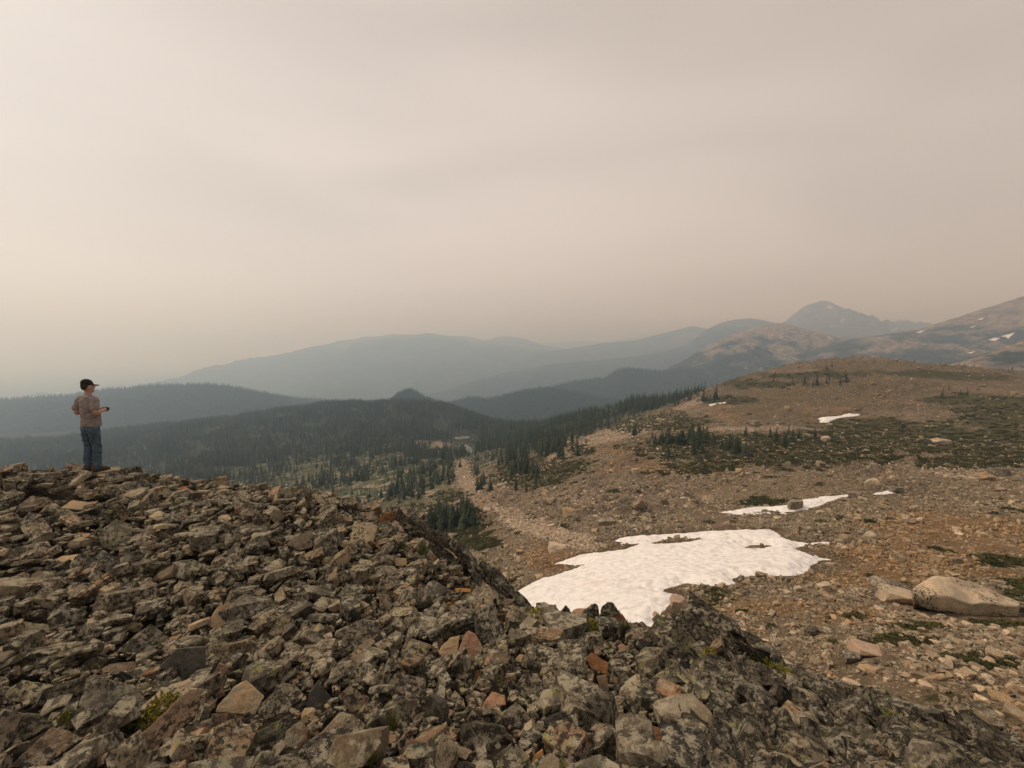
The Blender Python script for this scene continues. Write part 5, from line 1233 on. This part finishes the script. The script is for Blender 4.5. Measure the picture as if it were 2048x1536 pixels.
# ------------------------------------------------------------------ the person on the crest
def simple(name, c, rough=.8, noise_sc=0, amt=.3):
    m, nt, b = new_mat(name, rough, .25)
    if noise_sc:
        tc_ = nd(nt, 'TexCoord').outputs['Object']
        f = nd(nt, 'MapRange', {'Value': noi(nt, tc_, noise_sc, 6., .65), 'From Min': .3, 'From Max': .7, 'To Min': 1 - amt, 'To Max': 1 + amt}).outputs[0]
        nt.links.new(nd(nt, 'MixRGB', {'Fac': 1.0, 'Color1': rgb(c), 'Color2': f}, blend_type='MULTIPLY').outputs[0], b.inputs['Base Color'])
    else: b.inputs['Base Color'].default_value = rgb(c)
    if noise_sc: nt.links.new(nd(nt, 'Bump', {'Height': noi(nt, nd(nt, 'Mapping', {'Vector': tc_, 'Scale': (1, 1, 1.8), 'Rotation': (.3, .4, 0)}).outputs[0], noise_sc * 1.3, 3., .5, .8), 'Strength': .9, 'Distance': .05}).outputs[0], b.inputs['Normal'])
    return m
M_SKIN = simple('skin', (0.42, 0.235, 0.165), .55); M_SHIRT = simple('grey_cotton', (0.265, 0.222, 0.205), .95, 9, .25); M_JEAN = simple('blue_denim', (0.075, 0.112, 0.155), .95, 12, .4)
M_BOOT = simple('brown_leather', (0.13, 0.075, 0.045), .7, 20, .3); M_SOLE = simple('dark_rubber', (0.03, 0.028, 0.026), .9); M_CAP = simple('black_cotton', (0.018, 0.017, 0.018), .9, 15, .2)
M_HAIR = simple('dark_hair', (0.03, 0.022, 0.016), .7); M_DEV = simple('black_plastic', (0.015, 0.015, 0.017), .35); M_EYE = simple('eye_dark', (0.02, 0.015, 0.01), .2)
def ring_loft(bm, rings, n=18):
    """rings: centre, half-axes vectors u, v"""
    rs = []
    for c, u, v in rings:
        rs.append([bm.verts.new(Vector(c) + Vector(u) * math.cos(k * 6.28319 / n) + Vector(v) * math.sin(k * 6.28319 / n)) for k in range(n)])
    for a, b_ in zip(rs[:-1], rs[1:]):
        for k in range(n): bm.faces.new((a[k], a[(k + 1) % n], b_[(k + 1) % n], b_[k]))
    bm.faces.new(rs[0][::-1]); bm.faces.new(rs[-1])
def zloft(bm, rows, n=20): ring_loft(bm, [((x, y, z), (rx, 0, 0), (0, ry, 0)) for z, rx, ry, x, y in rows], n)
def limb(bm, pts, rad, n=12, flat=1.0, side=None):
    P_ = [Vector(p) for p in pts]; rings = []
    for i, p in enumerate(P_):
        d = (P_[min(i + 1, len(P_) - 1)] - P_[max(i - 1, 0)]).normalized(); s = Vector(side) if side else Vector((0, 1, .01)) if abs(d.y) < .9 else Vector((1, 0, .01))
        u = d.cross(s).normalized(); v = d.cross(u).normalized(); rings.append((p, u * rad[i], v * rad[i] * flat))
    e = .5 * rad[0]; rings = [(P_[0] - (P_[1] - P_[0]).normalized() * e, rings[0][1] * .6, rings[0][2] * .6)] + rings
    e = .5 * rad[-1]; rings.append((P_[-1] + (P_[-1] - P_[-2]).normalized() * e, rings[-1][1] * .6, rings[-1][2] * .6))
    ring_loft(bm, rings, n)
def blob(bm, c, r, rot=None):
    q = bmesh.ops.create_icosphere(bm, subdivisions=2, radius=1.0)
    for v in q['verts']:
        p = Vector((v.co.x * r[0], v.co.y * r[1], v.co.z * r[2])); v.co = (rot @ p if rot else p) + Vector(c)
def finish(name, bm, mat, parent, voxel, smooth_it=4, fold=0.0, fold_sc=.12):
    bmesh.ops.recalc_face_normals(bm, faces=bm.faces); o = obj_from_bm(name, bm, mat, parent, True)
    if voxel:
        r = o.modifiers.new('remesh', 'REMESH'); r.mode = 'VOXEL'; r.voxel_size = voxel; r.use_smooth_shade = True
        s = o.modifiers.new('smooth', 'SMOOTH'); s.factor = .5; s.iterations = smooth_it
    if fold:
        t = bpy.data.textures.new(name + '_folds', 'CLOUDS'); t.noise_scale = fold_sc; t.noise_depth = 2
        d = o.modifiers.new('folds', 'DISPLACE'); d.texture = t; d.strength = fold; d.mid_level = .5
    return o
def person():
    st = bpy.data.objects.new('rock', HI[3]); link(st, talus)                # the stone the person stands on
    vv = np.array([v.co for v in HI[3].vertices]); vd = math.atan2(FEET.x, FEET.y)
    st.scale = (.95, .8, .42); st.location = FEET + Vector((0.02, 0.02, -.05)); st.rotation_euler = (0, 0, 1.1)
    top = .03 + st.location.z + .42 * np.percentile(vv[np.hypot(vv[:, 0], vv[:, 1]) < .32][:, 2], 88)
    head_az = vd + math.radians(58)
    e = empty('person', (FEET.x, FEET.y, top), -head_az); e.scale = (.90, .90, .985)
    HR = Matrix.Rotation(math.radians(-12), 3, 'Z') @ Matrix.Diagonal((.99, .99, 1.0))
    hand = Vector((.01, .285, 1.165))
    bm = bmesh.new()
    # head with jaw, nose, ears; neck
    hb = bmesh.new()
    zloft(hb, [(1.500, .035, .035, 0, .055), (1.515, .050, .060, 0, .040), (1.545, .063, .082, 0, .022), (1.585, .071, .094, 0, .010), (1.63, .076, .100, 0, .002), (1.675, .075, .099, 0, -.004), (1.715, .060, .080, 0, -.008), (1.738, .030, .040, 0, -.008)], 20)
    limb(hb, [(0, .098, 1.622), (0, .118, 1.588)], [.010, .014], 8); blob(hb, (0, .095, 1.545), (.026, .012, .008)); blob(hb, (0, .098, 1.635), (.05, .010, .008))
    for s in (-1, 1): blob(hb, (s * .079, -.008, 1.60), (.010, .022, .034))
    for v in hb.verts: v.co = HR @ v.co
    me = bpy.data.meshes.new('t'); hb.to_mesh(me); hb.free(); bm.from_mesh(me); bpy.data.meshes.remove(me)
    limb(bm, [(0, -.025, 1.38), (0, -.005, 1.46), (0, .012, 1.54)], [.066, .058, .055], 14)
    zloft(bm, [(.86, .10, .075, 0, 0), (1.0, .11, .08, 0, .01), (1.15, .12, .08, 0, .01), (1.3, .14, .08, 0, 0), (1.38, .13, .07, 0, -.005), (1.44, .07, .06, 0, -.005)])
    for s in (-1, 1):
        limb(bm, [(s * .09, 0, .90), (s * .093, .02, .50), (s * .095, -.015, .12)], [.060, .042, .034], 12)
        el = Vector((.275, -.075, 1.135)) if s > 0 else Vector((-.235, -.075, 1.13)); wr = Vector((s * .105, .170, 1.150))
        limb(bm, [(s * .185, -.005, 1.385), (s * .235, -.045, 1.26), el], [.058, .052, .043], 12)
        mid = el.lerp(wr, .35); limb(bm, [el, mid, wr], [.044, .045, .029], 12)
        kn = Vector((s * .060, .250, 1.155)); limb(bm, [wr, wr.lerp(kn, .5), kn], [.026, .034, .036], 10, .55, (0, 0, 1))
        for q in range(4):                                                        # fingers curl round the camera
            b0 = kn + Vector((s * .004, .012 - .004 * q, .030 - .020 * q)); L = (.9, 1.0, .95, .75)[q]
            b1 = b0 + Vector((-s * .012, .032, -.002)) * L; b2 = b1 + Vector((-s * .030, .010, -.001)) * L; b3 = b2 + Vector((-s * .018, -.008, 0)) * L
            limb(bm, [b0, b1, b2, b3], [.0105, .010, .0095, .0085], 7)
        t0 = wr.lerp(kn, .45) + Vector((-s * .012, .0, .024)); t1 = t0 + Vector((-s * .022, .025, .012)); t2 = t1 + Vector((-s * .012, .028, -.002)); limb(bm, [t0, t1, t2], [.013, .011, .0095], 7)
        limb(bm, [(s * .096, -.05, .06), (s * .096, .08, .05)], [.03, .024], 8)
    body = finish('body', bm, M_SKIN, e, .0075, 3)
    for s in (-1, 1):
        q = bmesh.new(); blob(q, HR @ Vector((s * .030, .0935, 1.612)), (.012, .006, .007)); finish('eye', q, M_EYE, body, 0)
    # t-shirt
    bm = bmesh.new()
    zloft(bm, [(.865, .176, .142, 0, .012), (.90, .178, .146, 0, .014), (1.0, .172, .148, 0, .018), (1.10, .172, .146, 0, .018), (1.20, .178, .138, 0, .010), (1.30, .190, .126, 0, 0), (1.37, .184, .110, 0, -.008), (1.42, .135, .090, 0, -.012), (1.455, .078, .072, 0, -.005)], 26)
    for s in (-1, 1):
        lim_ = [(s * .155, -.002, 1.385), (s * .205, -.022, 1.33), (s * .238, -.05, 1.25), (s * .250, -.062, 1.195)]
        limb(bm, lim_, [.076, .076, .075, .073], 16)
    finish('t_shirt', bm, M_SHIRT, e, .010, 2, .034, .075)
    # jeans
    bm = bmesh.new()
    zloft(bm, [(.80, .160, .122, 0, 0), (.86, .156, .118, 0, .004), (.90, .145, .108, 0, .008), (.93, .135, .10, 0, .01)], 24)
    for s, dy in ((-1, -.02), (1, .02)):
        limb(bm, [(s * .082, -.006, .84), (s * .092, -.002, .74), (s * .092, .012 + dy * .3, .60), (s * .093, .02 + dy * .6, .48), (s * .094, dy * .8, .32), (s * .095, -.012 + dy, .16), (s * .096, -.008 + dy, .095), (s * .096, -.004 + dy, .075)], [.104, .097, .085, .074, .072, .068, .075, .070], 18)
    finish('jeans', bm, M_JEAN, e, .010, 2, .040, .055)
    # boots
    for s, dy, tw in ((-1, -.02, .25), (1, .02, -.12)):
        bm = bmesh.new(); rows = [(-.105, .030, .055, .075), (-.085, .042, .075, .085), (-.03, .046, .085, .09), (.03, .046, .060, .066), (.09, .050, .045, .050), (.15, .050, .036, .040), (.185, .036, .026, .032), (.20, .018, .014, .026)]
        ring_loft(bm, [((0, y, zc), (w, 0, 0), (0, 0, hh)) for y, w, hh, zc in rows], 14)
        for v in bm.verts: v.co.z = max(v.co.z, .018)
        R = Matrix.Rotation(tw, 3, 'Z')
        for v in bm.verts: v.co = R @ v.co + Vector((s * .096, dy, 0))
        bo = finish('boot', bm, M_BOOT, e, .008, 2)
        bm = bmesh.new(); o_ = [(.046 * math.sin(k / 20 * 6.283) * (1 if True else 0), -.105 + .155 + .155 * -math.cos(k / 20 * 6.283)) for k in range(20)]
        lo = [bm.verts.new((x, y, 0)) for x, y in o_]; hi_ = [bm.verts.new((x * 1.02, y, .026)) for x, y in o_]
        bm.faces.new(lo[::-1]); bm.faces.new(hi_)
        for k in range(20): bm.faces.new((lo[k], lo[(k + 1) % 20], hi_[(k + 1) % 20], hi_[k]))
        for v in bm.verts: v.co = R @ v.co + Vector((s * .096, dy, 0))
        finish('sole', bm, M_SOLE, bo, 0)
    # hair at the back and sides, cap with brim
    bm = bmesh.new(); zloft(bm, [(1.560, .040, .026, 0, -.066), (1.585, .064, .050, 0, -.046), (1.62, .080, .076, 0, -.032), (1.67, .079, .088, 0, -.018), (1.70, .07, .08, 0, -.012)], 20)
    for v in bm.verts: v.co = HR @ v.co
    finish('hair', bm, M_HAIR, e, .009, 2, .008, .03)
    bm = bmesh.new(); zloft(bm, [(1.650, .080, .103, 0, -.004), (1.67, .081, .104, 0, -.004), (1.705, .077, .097, 0, -.008), (1.737, .062, .076, 0, -.010), (1.757, .034, .041, 0, -.012), (1.762, .01, .012, 0, -.012)], 22)
    for v in bm.verts: v.co = HR @ (v.co + Vector((0, 0, (v.co.y) * -.06)))
    cap = finish('cap', bm, M_CAP, e, 0)
    bm = bmesh.new(); up_, dn = [], []
    for k in range(13):
        a = math.pi * (k / 12); x = .082 * math.cos(a)
        for lst, dz in ((up_, .004), (dn, -.004)): lst.append((bm.verts.new((x, .055 + .03 * math.sin(a), 1.655 + dz - .10 * x * x * 10)), bm.verts.new((x * .96, .075 + .115 * math.sin(a) ** .7, 1.640 + dz - .16 * x * x * 10))))
    for k in range(12):
        bm.faces.new((up_[k][0], up_[k][1], up_[k + 1][1], up_[k + 1][0])); bm.faces.new((dn[k][0], dn[k + 1][0], dn[k + 1][1], dn[k][1])); bm.faces.new((up_[k][1], dn[k][1], dn[k + 1][1], up_[k + 1][1]))
    for v in bm.verts: v.co = HR @ v.co
    finish('brim', bm, M_CAP, cap, 0)
    tag(e, 'man in black cap, grey t-shirt and jeans standing on the rocky crest', 'person')
    # the small camera in his hands
    M = Matrix.Translation(Vector((FEET.x, FEET.y, top))) @ Matrix.Rotation(-head_az, 4, 'Z') @ Matrix.Diagonal((.90, .90, .985, 1))
    dv = empty('handheld_camera', M @ hand, -head_az)
    bm = bmesh.new(); bmesh.ops.create_cube(bm, size=1.0)
    for v in bm.verts: v.co = Vector((v.co.x * .125, v.co.y * .035, v.co.z * .075))
    bmesh.ops.bevel(bm, geom=bm.edges[:], offset=.006, segments=2, affect='EDGES'); finish('camera_body', bm, M_DEV, dv, 0)
    bm = bmesh.new(); bmesh.ops.create_cone(bm, cap_ends=True, segments=20, radius1=.027, radius2=.025, depth=.035, matrix=Matrix.Translation((0, .034, 0)) @ Matrix.Rotation(math.pi / 2, 4, 'X')); finish('lens', bm, M_DEV, dv, 0)
    tag(dv, 'small black camera held in the hands of the standing man', 'camera')
person()
haze_o.hide_viewport = False
